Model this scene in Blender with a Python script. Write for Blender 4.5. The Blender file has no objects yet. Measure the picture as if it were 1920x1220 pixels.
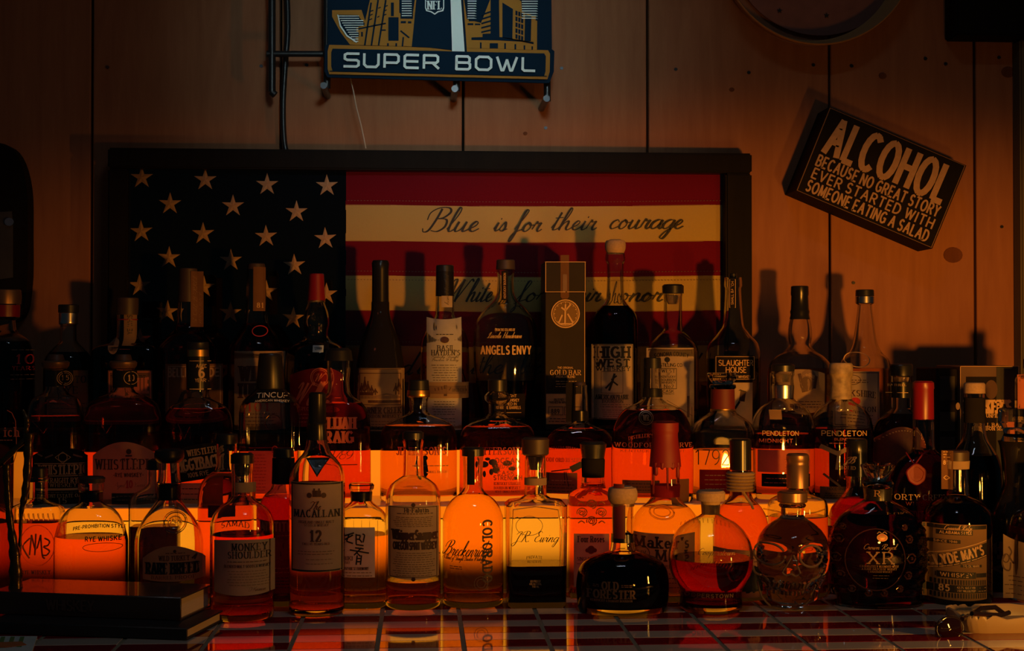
import bpy, bmesh, math, random
from mathutils import Vector, Matrix
random.seed(7)
sc = bpy.context.scene
col = sc.collection
R = math.radians

# ---------------------------------------------------------------- camera, world, lights, exposure
FX = 50.0 / 36.0 * 1920.0            # focal length in pixels (50 mm lens)
HC = 0.3734                          # camera height above the counter
YAW, PITCH = math.atan(170 / FX), math.atan(40 / FX)
cd = bpy.data.cameras.new('camera'); cam = bpy.data.objects.new('camera', cd); col.objects.link(cam)
cd.lens = 50.0; cd.sensor_width = 36.0; cd.clip_start = 0.05
cam.location = (0, 0, HC); cam.rotation_euler = (math.pi / 2 + PITCH, 0, -YAW)
sc.camera = cam
RM = cam.rotation_euler.to_matrix()

w = bpy.data.worlds.new('world'); sc.world = w; w.use_nodes = True
bg = w.node_tree.nodes['Background']; bg.inputs[0].default_value = (0.36, 0.62, 0.70, 1); bg.inputs[1].default_value = 0.014

def area(name, loc, target, sx, sy, power, colr, spread=180):
    l = bpy.data.lights.new(name, 'AREA'); l.shape = 'RECTANGLE'; l.size = sx; l.size_y = sy
    l.energy = power; l.color = colr; l.spread = R(spread)
    o = bpy.data.objects.new(name, l); col.objects.link(o); o.location = loc
    o.rotation_euler = (Vector(target) - Vector(loc)).to_track_quat('-Z', 'Y').to_euler()
    return o
def spot(name, loc, target, size, power, colr, radius, sx=1.0, blend=1.0):
    l = bpy.data.lights.new(name, 'SPOT'); l.energy = power; l.color = colr; l.spot_size = R(size); l.spot_blend = blend; l.shadow_soft_size = radius
    o = bpy.data.objects.new(name, l); col.objects.link(o); o.location = loc; o.scale = (sx, 1, 1)
    o.rotation_euler = (Vector(target) - Vector(loc)).to_track_quat('-Z', 'Y').to_euler()
    return o
spot('amber_spot_lamp', (0.84, 0.50, 0.06), (0.64, 2.5, 0.415), 22.5, 98, (1.0, 0.34, 0.03), 0.05, 3.9)
area('amber_side_lamp', (0.98, 1.42, 0.10), (0.1, 2.05, 0.05), 0.02, 0.12, 1.9, (1.0, 0.42, 0.06), 180)
area('cool_screen_light', (0.10, 0.75, 1.05), (0.05, 2.5, 0.92), 0.20, 0.12, 0.28, (0.72, 0.97, 1.0), 32)
area('ceiling_strip_light', (0.25, 1.15, 1.9), (0.2, 1.95, 0.0), 0.5, 0.04, 0.55, (0.75, 0.85, 1.0), 110)
area('red_neon_light', (-0.9, 0.9, 1.1), (-0.55, 2.5, 0.75), 0.3, 0.1, 0.025, (1.0, 0.16, 0.09), 90)

sc.view_settings.view_transform = 'Standard'; sc.view_settings.look = 'None'
sc.view_settings.exposure = 0.0; sc.view_settings.gamma = 1.0; sc.view_settings.use_curve_mapping = False
cy = sc.cycles
cy.max_bounces = 14; cy.transmission_bounces = 14; cy.transparent_max_bounces = 40; cy.glossy_bounces = 6; cy.diffuse_bounces = 2
cy.sample_clamp_indirect = 4.0; cy.caustics_reflective = False; cy.caustics_refractive = True; cy.blur_glossy = 0.3

# ---------------------------------------------------------------- measuring helpers
def W(px, py, Y):
    d = RM @ Vector(((px - 960) / FX, (610 - py) / FX, -1.0))
    t = Y / d.y
    return d.x * t, HC + d.z * t

# ---------------------------------------------------------------- materials
def newmat(name):
    m = bpy.data.materials.new(name); m.use_nodes = True
    nt = m.node_tree; nt.nodes.clear()
    return m, nt, nt.nodes.new('ShaderNodeOutputMaterial')
def princ(name, c, rough=0.5, metal=0.0, noise=0.0, scale=40.0, coat=0.0, bump=0.0, spec=0.5, stretch=(1, 1, 1)):
    m, nt, out = newmat(name)
    p = nt.nodes.new('ShaderNodeBsdfPrincipled'); nt.links.new(p.outputs[0], out.inputs[0])
    p.inputs['Base Color'].default_value = (*c, 1); p.inputs['Roughness'].default_value = rough
    p.inputs['Metallic'].default_value = metal; p.inputs['Coat Weight'].default_value = coat
    p.inputs['Coat Roughness'].default_value = 0.05; p.inputs['Specular IOR Level'].default_value = spec
    if noise or bump:
        tc = nt.nodes.new('ShaderNodeTexCoord'); mp = nt.nodes.new('ShaderNodeMapping'); mp.inputs['Scale'].default_value = stretch
        n = nt.nodes.new('ShaderNodeTexNoise'); n.inputs['Scale'].default_value = scale; n.inputs['Detail'].default_value = 5
        nt.links.new(tc.outputs['Object'], mp.inputs[0]); nt.links.new(mp.outputs[0], n.inputs['Vector'])
        if noise:
            mx = nt.nodes.new('ShaderNodeMix'); mx.data_type = 'RGBA'
            mx.inputs['A'].default_value = (*[v * (1 - noise) for v in c], 1); mx.inputs['B'].default_value = (*[min(1, v * (1 + noise)) for v in c], 1)
            nt.links.new(n.outputs['Fac'], mx.inputs['Factor']); nt.links.new(mx.outputs['Result'], p.inputs['Base Color'])
        if bump:
            b = nt.nodes.new('ShaderNodeBump'); b.inputs['Strength'].default_value = bump; b.inputs['Distance'].default_value = 0.001
            nt.links.new(n.outputs['Fac'], b.inputs['Height']); nt.links.new(b.outputs[0], p.inputs['Normal'])
    return m
def thin_glass(name, tint, edge, ior=1.45):
    m, nt, out = newmat(name)
    tr = nt.nodes.new('ShaderNodeBsdfTransparent'); gl = nt.nodes.new('ShaderNodeBsdfGlossy'); gl.inputs['Roughness'].default_value = 0.03
    fr = nt.nodes.new('ShaderNodeFresnel'); fr.inputs[0].default_value = ior
    lw = nt.nodes.new('ShaderNodeLayerWeight'); lw.inputs[0].default_value = 0.35
    mx = nt.nodes.new('ShaderNodeMix'); mx.data_type = 'RGBA'; mx.inputs['A'].default_value = (*tint, 1); mx.inputs['B'].default_value = (*edge, 1)
    ms = nt.nodes.new('ShaderNodeMixShader')
    nt.links.new(lw.outputs['Facing'], mx.inputs['Factor']); nt.links.new(mx.outputs['Result'], tr.inputs[0])
    nt.links.new(fr.outputs[0], ms.inputs[0]); nt.links.new(tr.outputs[0], ms.inputs[1]); nt.links.new(gl.outputs[0], ms.inputs[2])
    nt.links.new(ms.outputs[0], out.inputs[0])
    return m
def refr(name, c, ior=1.36, rough=0.0, bump=0.0, bscale=60):
    m, nt, out = newmat(name)
    rf = nt.nodes.new('ShaderNodeBsdfRefraction'); rf.inputs['Color'].default_value = (*c, 1); rf.inputs['Roughness'].default_value = rough; rf.inputs['IOR'].default_value = ior
    gl = nt.nodes.new('ShaderNodeBsdfGlossy'); gl.inputs['Roughness'].default_value = 0.03
    fr = nt.nodes.new('ShaderNodeFresnel'); fr.inputs[0].default_value = ior
    ms = nt.nodes.new('ShaderNodeMixShader')
    nt.links.new(fr.outputs[0], ms.inputs[0]); nt.links.new(rf.outputs[0], ms.inputs[1]); nt.links.new(gl.outputs[0], ms.inputs[2]); nt.links.new(ms.outputs[0], out.inputs[0])
    if bump:
        n = nt.nodes.new('ShaderNodeTexNoise'); n.inputs['Scale'].default_value = bscale; n.inputs['Detail'].default_value = 1
        tc = nt.nodes.new('ShaderNodeTexCoord'); nt.links.new(tc.outputs['Object'], n.inputs['Vector'])
        b = nt.nodes.new('ShaderNodeBump'); b.inputs['Strength'].default_value = bump; b.inputs['Distance'].default_value = 0.003
        nt.links.new(n.outputs['Fac'], b.inputs['Height'])
        for q in (rf, gl, fr): nt.links.new(b.outputs[0], q.inputs['Normal'])
    return m
def paper(name, c, trans=0.4, noise=0.12):
    m, nt, out = newmat(name)
    d = nt.nodes.new('ShaderNodeBsdfDiffuse'); t = nt.nodes.new('ShaderNodeBsdfTranslucent'); ms = nt.nodes.new('ShaderNodeMixShader'); ms.inputs[0].default_value = trans
    n = nt.nodes.new('ShaderNodeTexNoise'); n.inputs['Scale'].default_value = 60; tc = nt.nodes.new('ShaderNodeTexCoord')
    mx = nt.nodes.new('ShaderNodeMix'); mx.data_type = 'RGBA'
    mx.inputs['A'].default_value = (*[v * (1 - noise) for v in c], 1); mx.inputs['B'].default_value = (*[min(1, v * (1 + noise)) for v in c], 1)
    nt.links.new(tc.outputs['Object'], n.inputs['Vector']); nt.links.new(n.outputs['Fac'], mx.inputs['Factor'])
    for q in (d, t): nt.links.new(mx.outputs['Result'], q.inputs[0])
    nt.links.new(d.outputs[0], ms.inputs[1]); nt.links.new(t.outputs[0], ms.inputs[2]); nt.links.new(ms.outputs[0], out.inputs[0])
    return m
M = dict(
    glass=thin_glass('clear_glass', (0.96, 0.97, 0.96), (0.55, 0.58, 0.52)),
    amberglass=thin_glass('amber_tinted_glass', (0.72, 0.42, 0.2), (0.3, 0.12, 0.04)),
    dkglass=princ('dark_glass', (0.012, 0.010, 0.008), 0.06, spec=0.6),
    solid=refr('solid_clear_glass', (0.97, 0.97, 0.95), 1.46),
    cut=refr('cut_glass', (0.95, 0.93, 0.88), 1.46),
    wavy=refr('thick_wavy_glass', (0.95, 0.95, 0.90), 1.40, bump=0.12, bscale=40),
    pale=refr('pale_whiskey', (1.0, 0.78, 0.38), 1.2),
    gold=refr('golden_whiskey', (1.0, 0.66, 0.2), 1.22),
    amber=refr('amber_whiskey', (1.0, 0.42, 0.06), 1.24),
    red=refr('red_amber_whiskey', (0.92, 0.33, 0.03), 1.24),
    deep=refr('deep_brown_whiskey', (0.55, 0.06, 0.01), 1.26),
    dark=refr('dark_brown_whiskey', (0.10, 0.02, 0.008), 1.26),
    black=princ('black_plastic', (0.012, 0.012, 0.013), 0.35, noise=.2),
    foil=princ('black_foil', (0.015, 0.015, 0.015), 0.25, 0.3),
    wood=princ('stopper_wood', (0.30, 0.17, 0.08), 0.55, noise=.3, scale=80, stretch=(1, 1, .2)),
    dkwood=princ('dark_stopper_wood', (0.05, 0.03, 0.02), 0.5, noise=.3, scale=80),
    cork=princ('cork', (0.42, 0.28, 0.15), 0.8, noise=.3, scale=300, bump=.3),
    goldm=princ('gold_metal', (0.75, 0.45, 0.13), 0.3, 1.0),
    silver=princ('silver_metal', (0.6, 0.6, 0.62), 0.25, 1.0),
    copper=princ('bronze_cap', (0.26, 0.15, 0.08), 0.35, 0.7),
    redcap=princ('red_capsule', (0.20, 0.006, 0.010), 0.35),
    wax=princ('red_wax', (0.20, 0.006, 0.006), 0.55),
    redband=princ('dark_red_band', (0.12, 0.010, 0.008), 0.6),
    darkp=None, leather=princ('tan_leather', (0.16, 0.035, 0.018), 0.55, noise=.3, bump=.5, scale=200),
    cream=paper('cream_paper', (0.66, 0.52, 0.34)), white=paper('white_paper', (0.74, 0.72, 0.66)),
    tan=paper('tan_paper', (0.52, 0.36, 0.2)), brownp=paper('brown_paper', (0.26, 0.13, 0.06)),
    redp=paper('red_paper', (0.3, 0.02, 0.02)), blackp=paper('black_paper', (0.018, 0.016, 0.015), 0.02),
    greyp=paper('grey_metallic_paper', (0.24, 0.145, 0.07), 0.05), jewel=princ('amber_glass_glint', (.05, .018, .008), .12, coat=.4, spec=.6), glint=princ('clear_glass_glint', (.16, .11, .07), .08, coat=1.0, spec=1.0), rosegl=paper('embossed_glass_painted_glow', (1.0, .5, .1), .75), bprint=princ('bronze_print', (.30, .15, .06), .5), bluep=paper('price_sticker_paper', (0.5, 0.62, 0.7), .1),  # rosegl: orange translucent colour imitates riser light refracted in embossed glass
    ink=princ('black_ink', (0.012, 0.010, 0.010), 0.6), brown=princ('brown_ink', (0.07, 0.025, 0.012), 0.6),
    faint=princ('faded_ink', (0.2, 0.12, 0.07), 0.7), gprint=princ('gold_print', (0.60, 0.36, 0.14), 0.5),
    wprint=princ('white_print', (0.8, 0.74, 0.62), 0.5), rprint=princ('red_print', (0.5, 0.03, 0.02), 0.5), oprint=paper('orange_print', (0.95, 0.30, 0.16), 0.5),
    camo=princ('camouflage_foil', (0.33, 0.24, 0.13), 0.5, noise=.9, scale=90), bronze=princ('dark_bronze', (.10, .055, .02), .45, .5), rope=princ('jute_rope', (0.36, 0.24, 0.12), 0.8, noise=.3, scale=400),
    steel=princ('dark_steel', (0.05, 0.05, 0.055), 0.35, 0.8),
)

# ---------------------------------------------------------------- object helpers
def obj(name, mesh, mat=None, parent=None, smooth=None):
    if isinstance(mesh, bmesh.types.BMesh):
        me = bpy.data.meshes.new(name); mesh.to_mesh(me); mesh.free()
    elif isinstance(mesh, tuple):
        me = bpy.data.meshes.new(name); me.from_pydata(mesh[0], [], mesh[1])
    else: me = mesh
    if mat and not me.materials: me.materials.append(mat)
    if smooth:
        me.polygons.foreach_set('use_smooth', [True] * len(me.polygons)); me.set_sharp_from_angle(angle=R(smooth))
    o = bpy.data.objects.new(name, me); col.objects.link(o); o.parent = parent
    return o
def thing(name, label, cat, loc=(0, 0, 0), group=None, kind=None):
    o = bpy.data.objects.new(name, None); col.objects.link(o); o.empty_display_size = .02
    tag(o, label, cat, group, kind)
    return o
def tag(o, label=None, cat=None, group=None, kind=None):
    if label: o['label'] = label
    if cat: o['category'] = cat
    if group: o['group'] = group
    if kind: o['kind'] = kind
    return o
def boxmesh(x0, x1, y0, y1, z0, z1, bev=0.0, seg=2):
    bm = bmesh.new(); bmesh.ops.create_cube(bm, size=1)
    for v in bm.verts: v.co = Vector(((x0 + x1) / 2 + v.co.x * (x1 - x0), (y0 + y1) / 2 + v.co.y * (y1 - y0), (z0 + z1) / 2 + v.co.z * (z1 - z0)))
    if bev: bmesh.ops.bevel(bm, geom=list(bm.edges), offset=bev, segments=seg, affect='EDGES', clamp_overlap=True)
    return bm
def box(name, x0, x1, y0, y1, z0, z1, mat, parent=None, bev=0.0, seg=2):
    return obj(name, boxmesh(x0, x1, y0, y1, z0, z1, bev, seg), mat, parent, 40 if bev else None)
def poly(name, pts, Y, mat, parent=None, thick=0.002):
    """flat outline (pixel corners at depth Y), given a thickness towards the wall"""
    P = [W(x, y, Y) for x, y in pts]
    a = sum(P[i][0] * P[(i + 1) % len(P)][1] - P[(i + 1) % len(P)][0] * P[i][1] for i in range(len(P)))
    if a < 0: P.reverse()
    n = len(P)
    V = [(x, Y, z) for x, z in P] + [(x, Y + thick, z) for x, z in P]
    F = [tuple(range(n)), tuple(range(2 * n - 1, n - 1, -1))] + [(i, i + n, (i + 1) % n + n, (i + 1) % n) for i in range(n)]
    return obj(name, (V, F), mat, parent)
def tube(name, pts, r, mat, parent=None, n=8, radii=None):
    pts = [Vector(p) for p in pts]; V = []; F = []
    up = Vector((0, 0, 1))
    for i, p in enumerate(pts):
        t = (pts[min(i + 1, len(pts) - 1)] - pts[max(i - 1, 0)]).normalized()
        a = t.cross(up if abs(t.z) < .9 else Vector((1, 0, 0))).normalized(); b = t.cross(a)
        rr = radii[i] if radii else r
        V += [p + (a * math.cos(2 * math.pi * k / n) + b * math.sin(2 * math.pi * k / n)) * rr for k in range(n)]
    for i in range(len(pts) - 1):
        for k in range(n): F.append((i * n + k, i * n + (k + 1) % n, (i + 1) * n + (k + 1) % n, (i + 1) * n + k))
    F += [tuple(range(n - 1, -1, -1)), tuple(range((len(pts) - 1) * n, len(pts) * n))]
    return obj(name, (V, F), mat, parent, 50)
def smoothpts(pts, k=6, closed=False):
    out = []; n = len(pts)
    for i in range(n if closed else n - 1):
        if closed: p0, p1, p2, p3 = pts[i - 1], pts[i], pts[(i + 1) % n], pts[(i + 2) % n]
        else: p0, p1, p2, p3 = pts[max(i - 1, 0)], pts[i], pts[i + 1], pts[min(i + 2, n - 1)]
        for j in range(k):
            t = j / k
            out.append(tuple(0.5 * (2 * b + (c - a) * t + (2 * a - 5 * b + 4 * c - d) * t * t + (3 * b - a - 3 * c + d) * t ** 3) for a, b, c, d in zip(p0, p1, p2, p3)))
    if not closed: out.append(tuple(pts[-1]))
    return out

# ---------------------------------------------------------------- stroke lettering
UP = {
 'A': (.8, "0,0 .4,1 .8,0;.15,.36 .65,.36"), 'B': (.68, "0,0 0,1;0,1 .35,1 @.35,.76,.28,.24,90,-90 0,.52;.35,.52 @.37,.26,.32,.26,90,-90 0,0"),
 'C': (.75, "@.42,.5,.42,.5,48,312"), 'D': (.75, "0,0 0,1;0,1 .28,1 @.28,.5,.47,.5,90,-90 0,0"), 'E': (.58, "0,0 0,1;0,1 .58,1;0,.52 .48,.52;0,0 .58,0"),
 'F': (.56, "0,0 0,1;0,1 .56,1;0,.52 .46,.52"), 'G': (.8, "@.42,.5,.42,.5,48,318;.78,.1 .78,.46;.5,.46 .78,.46"), 'H': (.72, "0,0 0,1;.72,0 .72,1;0,.52 .72,.52"),
 'I': (.02, "0,0 0,1"), 'J': (.42, ".42,1 .42,.22 @.2,.22,.22,.22,0,-170"), 'K': (.7, "0,0 0,1;.66,1 .02,.4;.24,.58 .7,0"), 'L': (.55, "0,1 0,0;0,0 .55,0"),
 'M': (.88, "0,0 .05,1;.05,1 .44,.1 .83,1;.83,1 .88,0"), 'N': (.74, "0,0 0,1;0,1 .74,0;.74,0 .74,1"), 'O': (.86, "@.43,.5,.43,.5,90,450"),
 'P': (.64, "0,0 0,1;0,1 .34,1 @.34,.73,.3,.27,90,-90 0,.46"), 'Q': (.86, "@.43,.5,.43,.5,90,450;.5,.28 .86,-.1"), 'R': (.7, "0,0 0,1;0,1 .34,1 @.34,.74,.3,.26,90,-90 0,.48;.32,.48 .7,0"),
 'S': (.62, "@.31,.745,.27,.255,35,270 @.31,.245,.3,.245,90,-145"), 'T': (.7, ".35,0 .35,1;0,1 .7,1"), 'U': (.72, "0,1 0,.34 @.36,.34,.36,.34,180,360 .72,1"),
 'V': (.76, "0,1 .38,0 .76,1"), 'W': (1.08, "0,1 .27,0 .54,.95 .81,0 1.08,1"), 'X': (.72, "0,0 .7,1;0,1 .72,0"), 'Y': (.7, "0,1 .35,.48 .7,1;.35,.48 .35,0"), 'Z': (.66, "0,1 .66,1 0,0 .66,0"),
 '0': (.6, "@.3,.5,.3,.5,90,450"), '1': (.3, ".02,.8 .2,1 .2,0"), '2': (.55, "@.28,.74,.26,.26,165,-30 0,0 .56,0"), '5': (.55, ".5,1 .08,1 .05,.56 @.26,.32,.28,.32,120,-140"),
 '6': (.58, "@.42,.5,.42,.5,75,180 @.3,.3,.29,.3,180,-180"), '7': (.55, "0,1 .55,1 .2,0"), '8': (.56, "@.28,.76,.23,.24,90,450;@.28,.27,.28,.27,90,450"), '9': (.58, "@.28,.7,.28,.3,0,360 @.1,.55,.46,.55,15,-80"),
 '3': (.52, "@.24,.76,.24,.24,150,-90 @.24,.26,.28,.26,90,-150"), '4': (.6, ".45,0 .45,1 0,.3 .6,.3"),
 '&': (.75, ".75,0 .15,.75 @.34,.82,.17,.18,200,-30 .05,.3 @.28,.24,.26,.24,160,360 .72,.5"), '.': (.06, "0,0 0,.08"), ',': (.08, ".05,.05 0,-.15"), "'": (.06, "0.02,1 0,.78"), '-': (.34, "0,.45 .34,.45"), '%': (.7, "@.15,.8,.13,.18,0,360;@.55,.2,.13,.18,0,360;.6,1 .1,0"), '/': (.3, "0,0 .3,1"),
}
LOW = {
 'a': (.48, "@.22,.19,.22,.19,20,380;.04,.55 @.24,.46,.22,.2,120,0 .46,0"), 'b': (.5, "0,0 0,1;@.25,.33,.25,.33,180,540"), 'c': (.46, "@.26,.33,.26,.33,50,310"),
 'd': (.5, "@.25,.33,.25,.33,0,360;.5,0 .5,1"), 'e': (.5, ".02,.36 .49,.36 @.26,.33,.24,.33,0,310"), 'f': (.4, "@.38,.8,.18,.2,60,180 .2,0;0,.64 .38,.64"),
 'g': (.5, "@.25,.35,.25,.31,0,360;.5,.64 .5,-.1 @.25,-.1,.25,.2,0,-150"), 'h': (.48, "0,0 0,1;0,.4 @.23,.42,.23,.24,180,0 .46,0"), 'i': (.02, "0,0 0,.66;0,.84 0,.96"),
 'k': (.48, "0,0 0,1;.42,.66 0,.25;.15,.38 .48,0"), 'l': (.02, "0,0 0,1"), 'm': (.76, "0,0 0,.66;0,.4 @.19,.44,.19,.22,180,0 .38,0;.38,.4 @.57,.44,.19,.22,180,0 .76,0"),
 'n': (.46, "0,0 0,.66;0,.4 @.23,.42,.23,.24,180,0 .46,0"), 'o': (.54, "@.27,.33,.27,.33,90,450"), 'p': (.5, "0,-.32 0,.66;@.25,.33,.25,.33,180,540"),
 'r': (.36, "0,0 0,.66;0,.4 @.2,.42,.2,.24,180,45"), 's': (.38, "@.19,.49,.17,.17,40,270 @.19,.16,.19,.16,90,-140"), 't': (.38, ".15,.92 .15,.15 @.29,.15,.14,.15,180,300;0,.66 .36,.66"),
 'u': (.48, "0,.66 0,.24 @.23,.24,.23,.24,180,360 .46,.66;.46,.3 .46,0"), 'v': (.5, "0,.66 .25,0 .5,.66"), 'w': (.76, "0,.66 .19,0 .38,.62 .57,0 .76,.66"), 'y': (.5, "0,.66 .26,.02;.5,.66 .2,-.2 .02,-.3"),
 'x': (.48, "0,0 .46,.66;0,.66 .48,0"), 'z': (.45, "0,.66 .45,.66 0,0 .45,0"),
}
BOWL = "~.42,.36 .25,.42 .06,.28 .03,.08 .15,0 .3,.1 .42,.36;"
SCR = {
 'a': (.5, BOWL + "~.42,.4 .37,.12 .43,0 .54,.1"), 'b': (.42, "~0,.1 .18,.6 .22,.95 .12,1 .06,.7 .06,.1 .18,0 .32,.12 .3,.35 .42,.34"), 'c': (.38, "~.34,.32 .26,.42 .1,.32 .05,.12 .16,0 .4,.12"),
 'd': (.52, BOWL + "~.52,1 .42,.4 .38,.1 .44,0 .56,.1"), 'e': (.36, "~0,.1 .2,.22 .27,.36 .18,.42 .06,.25 .08,.06 .2,0 .38,.12"),
 'f': (.34, "~0,.1 .2,.6 .3,.95 .2,1 .14,.7 .1,0 .02,-.42 -.06,-.45 -.02,-.2 .14,0 .36,.1"), 'g': (.48, BOWL + "~.42,.4 .36,-.1 .22,-.45 .08,-.4 .2,-.15 .5,.1"),
 'h': (.5, "~0,.1 .2,.6 .26,.95 .18,1 .1,.6 .04,0;~.04,.02 .14,.3 .28,.42 .32,.3 .3,.08 .38,0 .52,.1"), 'i': (.27, "~0,.1 .12,.4;~.12,.4 .08,.1 .14,0 .29,.1;~.17,.57 .18,.62"),
 'l': (.26, "~0,.1 .2,.65 .24,.95 .15,1 .08,.6 .06,.1 .14,0 .28,.1"), 'n': (.5, "~0,.1 .1,.4;~.1,.4 .04,0;~.04,.02 .16,.32 .3,.42 .34,.3 .3,.08 .38,0 .52,.1"),
 'm': (.74, "~0,.1 .1,.4;~.1,.4 .04,0;~.04,.02 .16,.34 .27,.42 .3,.3 .26,0;~.26,.02 .4,.34 .52,.42 .56,.3 .52,.08 .6,0 .76,.1"),
 'o': (.42, "~.2,.42 .06,.28 .05,.06 .17,0 .3,.14 .3,.34 .2,.42 .28,.3 .44,.3"), 'r': (.4, "~0,.1 .1,.45 .14,.37 .3,.4;~.3,.4 .23,.12 .29,0 .42,.1"),
 's': (.34, "~0,.08 .16,.44 .25,.2 .2,.02 .08,0 .04,.06;~.2,.02 .36,.1"), 't': (.3, "~0,.1 .14,.5 .18,.8;~.18,.8 .08,.1 .16,0 .32,.1;.02,.55 .32,.58"),
 'u': (.52, "~0,.1 .08,.4;~.08,.4 .04,.08 .12,0 .26,.12 .36,.4;~.36,.4 .32,.08 .38,0 .54,.1"), 'k': (.46, "~0,.1 .2,.6 .26,.95 .18,1 .1,.6 .04,0;~.08,.2 .25,.42 .3,.32 .12,.2 .26,.04 .34,0 .48,.1"),
 'y': (.48, "~0,.1 .08,.4;~.08,.4 .06,.12 .16,.02 .34,.4;~.36,.4 .26,-.2 .1,-.45 .02,-.35 .16,-.1 .5,.1"), 'w': (.6, "~0,.1 .08,.4;~.08,.4 .06,.05 .16,0 .3,.4;~.3,.4 .28,.05 .38,0 .5,.4 .62,.32"),
 'v': (.42, "~0,.1 .08,.4 .1,.05 .18,0 .32,.38 .44,.32"), 'p': (.46, "~0,.1 .12,.45;~.12,.45 .0,-.45;~.08,.1 .2,.42 .34,.36 .32,.08 .2,0 .1,.06;.25,.0 .46,.1"),
 'B': (.78, "~.3,.95 .24,.5 .12,.05 -.05,-.02 -.12,.12;~-.08,.5 -.06,.8 .2,1 .55,1 .66,.82 .5,.6 .3,.54;~.3,.54 .62,.5 .66,.2 .45,0 .2,.04"),
 'W': (1.08, "~-.15,.75 -.02,.97 .12,.92 .1,.4 .08,0;~.08,0 .35,.6 .52,.97;~.52,.97 .46,.4 .44,0;~.44,0 .72,.6 .92,.98 1.06,.9"),
 'R': (.78, "~.3,.95 .22,.4 .1,.02 -.05,.05;~-.1,.55 .0,.9 .35,1 .62,.88 .55,.62 .28,.52;~.3,.52 .42,.2 .58,0 .8,.1"),
 'J': (.6, "~.1,.7 .3,.95 .55,.9 .4,.5 .3,-.2 .1,-.4 0,-.2 .5,.1"), 'E': (.55, "~.5,.85 .3,1 .15,.8 .3,.55;~.3,.55 .05,.4 .05,.1 .3,0 .55,.15"),
 'L': (.6, "~.05,.6 .4,1 .35,.6 .15,.1 0,.02 .3,.05 .6,.1"), 'H': (.7, ".15,1 .05,0;.6,1 .5,0;~0,.5 .3,.45 .7,.55"), 'T': (.6, "~-.1,.8 .1,1 .4,.9 .7,1;~.4,.92 .3,.4 .15,.02 0,.1"),
 'C': (.6, "~.6,.8 .4,1 .1,.7 .05,.2 .3,0 .6,.15"), '.': (.15, "~.02,0 .04,.04"), 'M': (.9, "~-.1,0 .1,.05 .2,.95;~.2,.95 .32,.1;.32,.1 .7,.95;~.7,.95 .66,.2 .75,0 .92,.1"),
}
_gc = {}
def glyph(ch, script):
    key = (ch, script)
    if key in _gc: return _gc[key]
    src = SCR if script else None
    if script: g = SCR.get(ch) or UP.get(ch.upper())
    else: g = UP.get(ch) or LOW.get(ch) or UP.get(ch.upper())
    if not g: _gc[key] = None; return None
    res = []
    for st in g[1].split(';'):
        st = st.strip()
        if not st: continue
        sm = st.startswith('~'); st = st.lstrip('~'); pts = []; arc_first = arc_last = False
        toks = st.split()
        for ti, tk in enumerate(toks):
            if tk[0] == '@':
                cx_, cy_, rx, ry, a0, a1 = map(float, tk[1:].split(','))
                k = max(4, int(abs(a1 - a0) / 24))
                pts += [(cx_ + rx * math.cos(R(a0 + (a1 - a0) * i / k)), cy_ + ry * math.sin(R(a0 + (a1 - a0) * i / k))) for i in range(k + 1)]
                if ti == 0: arc_first = True
                if ti == len(toks) - 1: arc_last = True
            else: pts.append(tuple(map(float, tk.split(','))))
        if sm and len(pts) > 2: pts = smoothpts(pts, 5)
        res.append((pts, sm or arc_first, sm or arc_last))
    _gc[key] = (g[0], res)
    return _gc[key]

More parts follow.
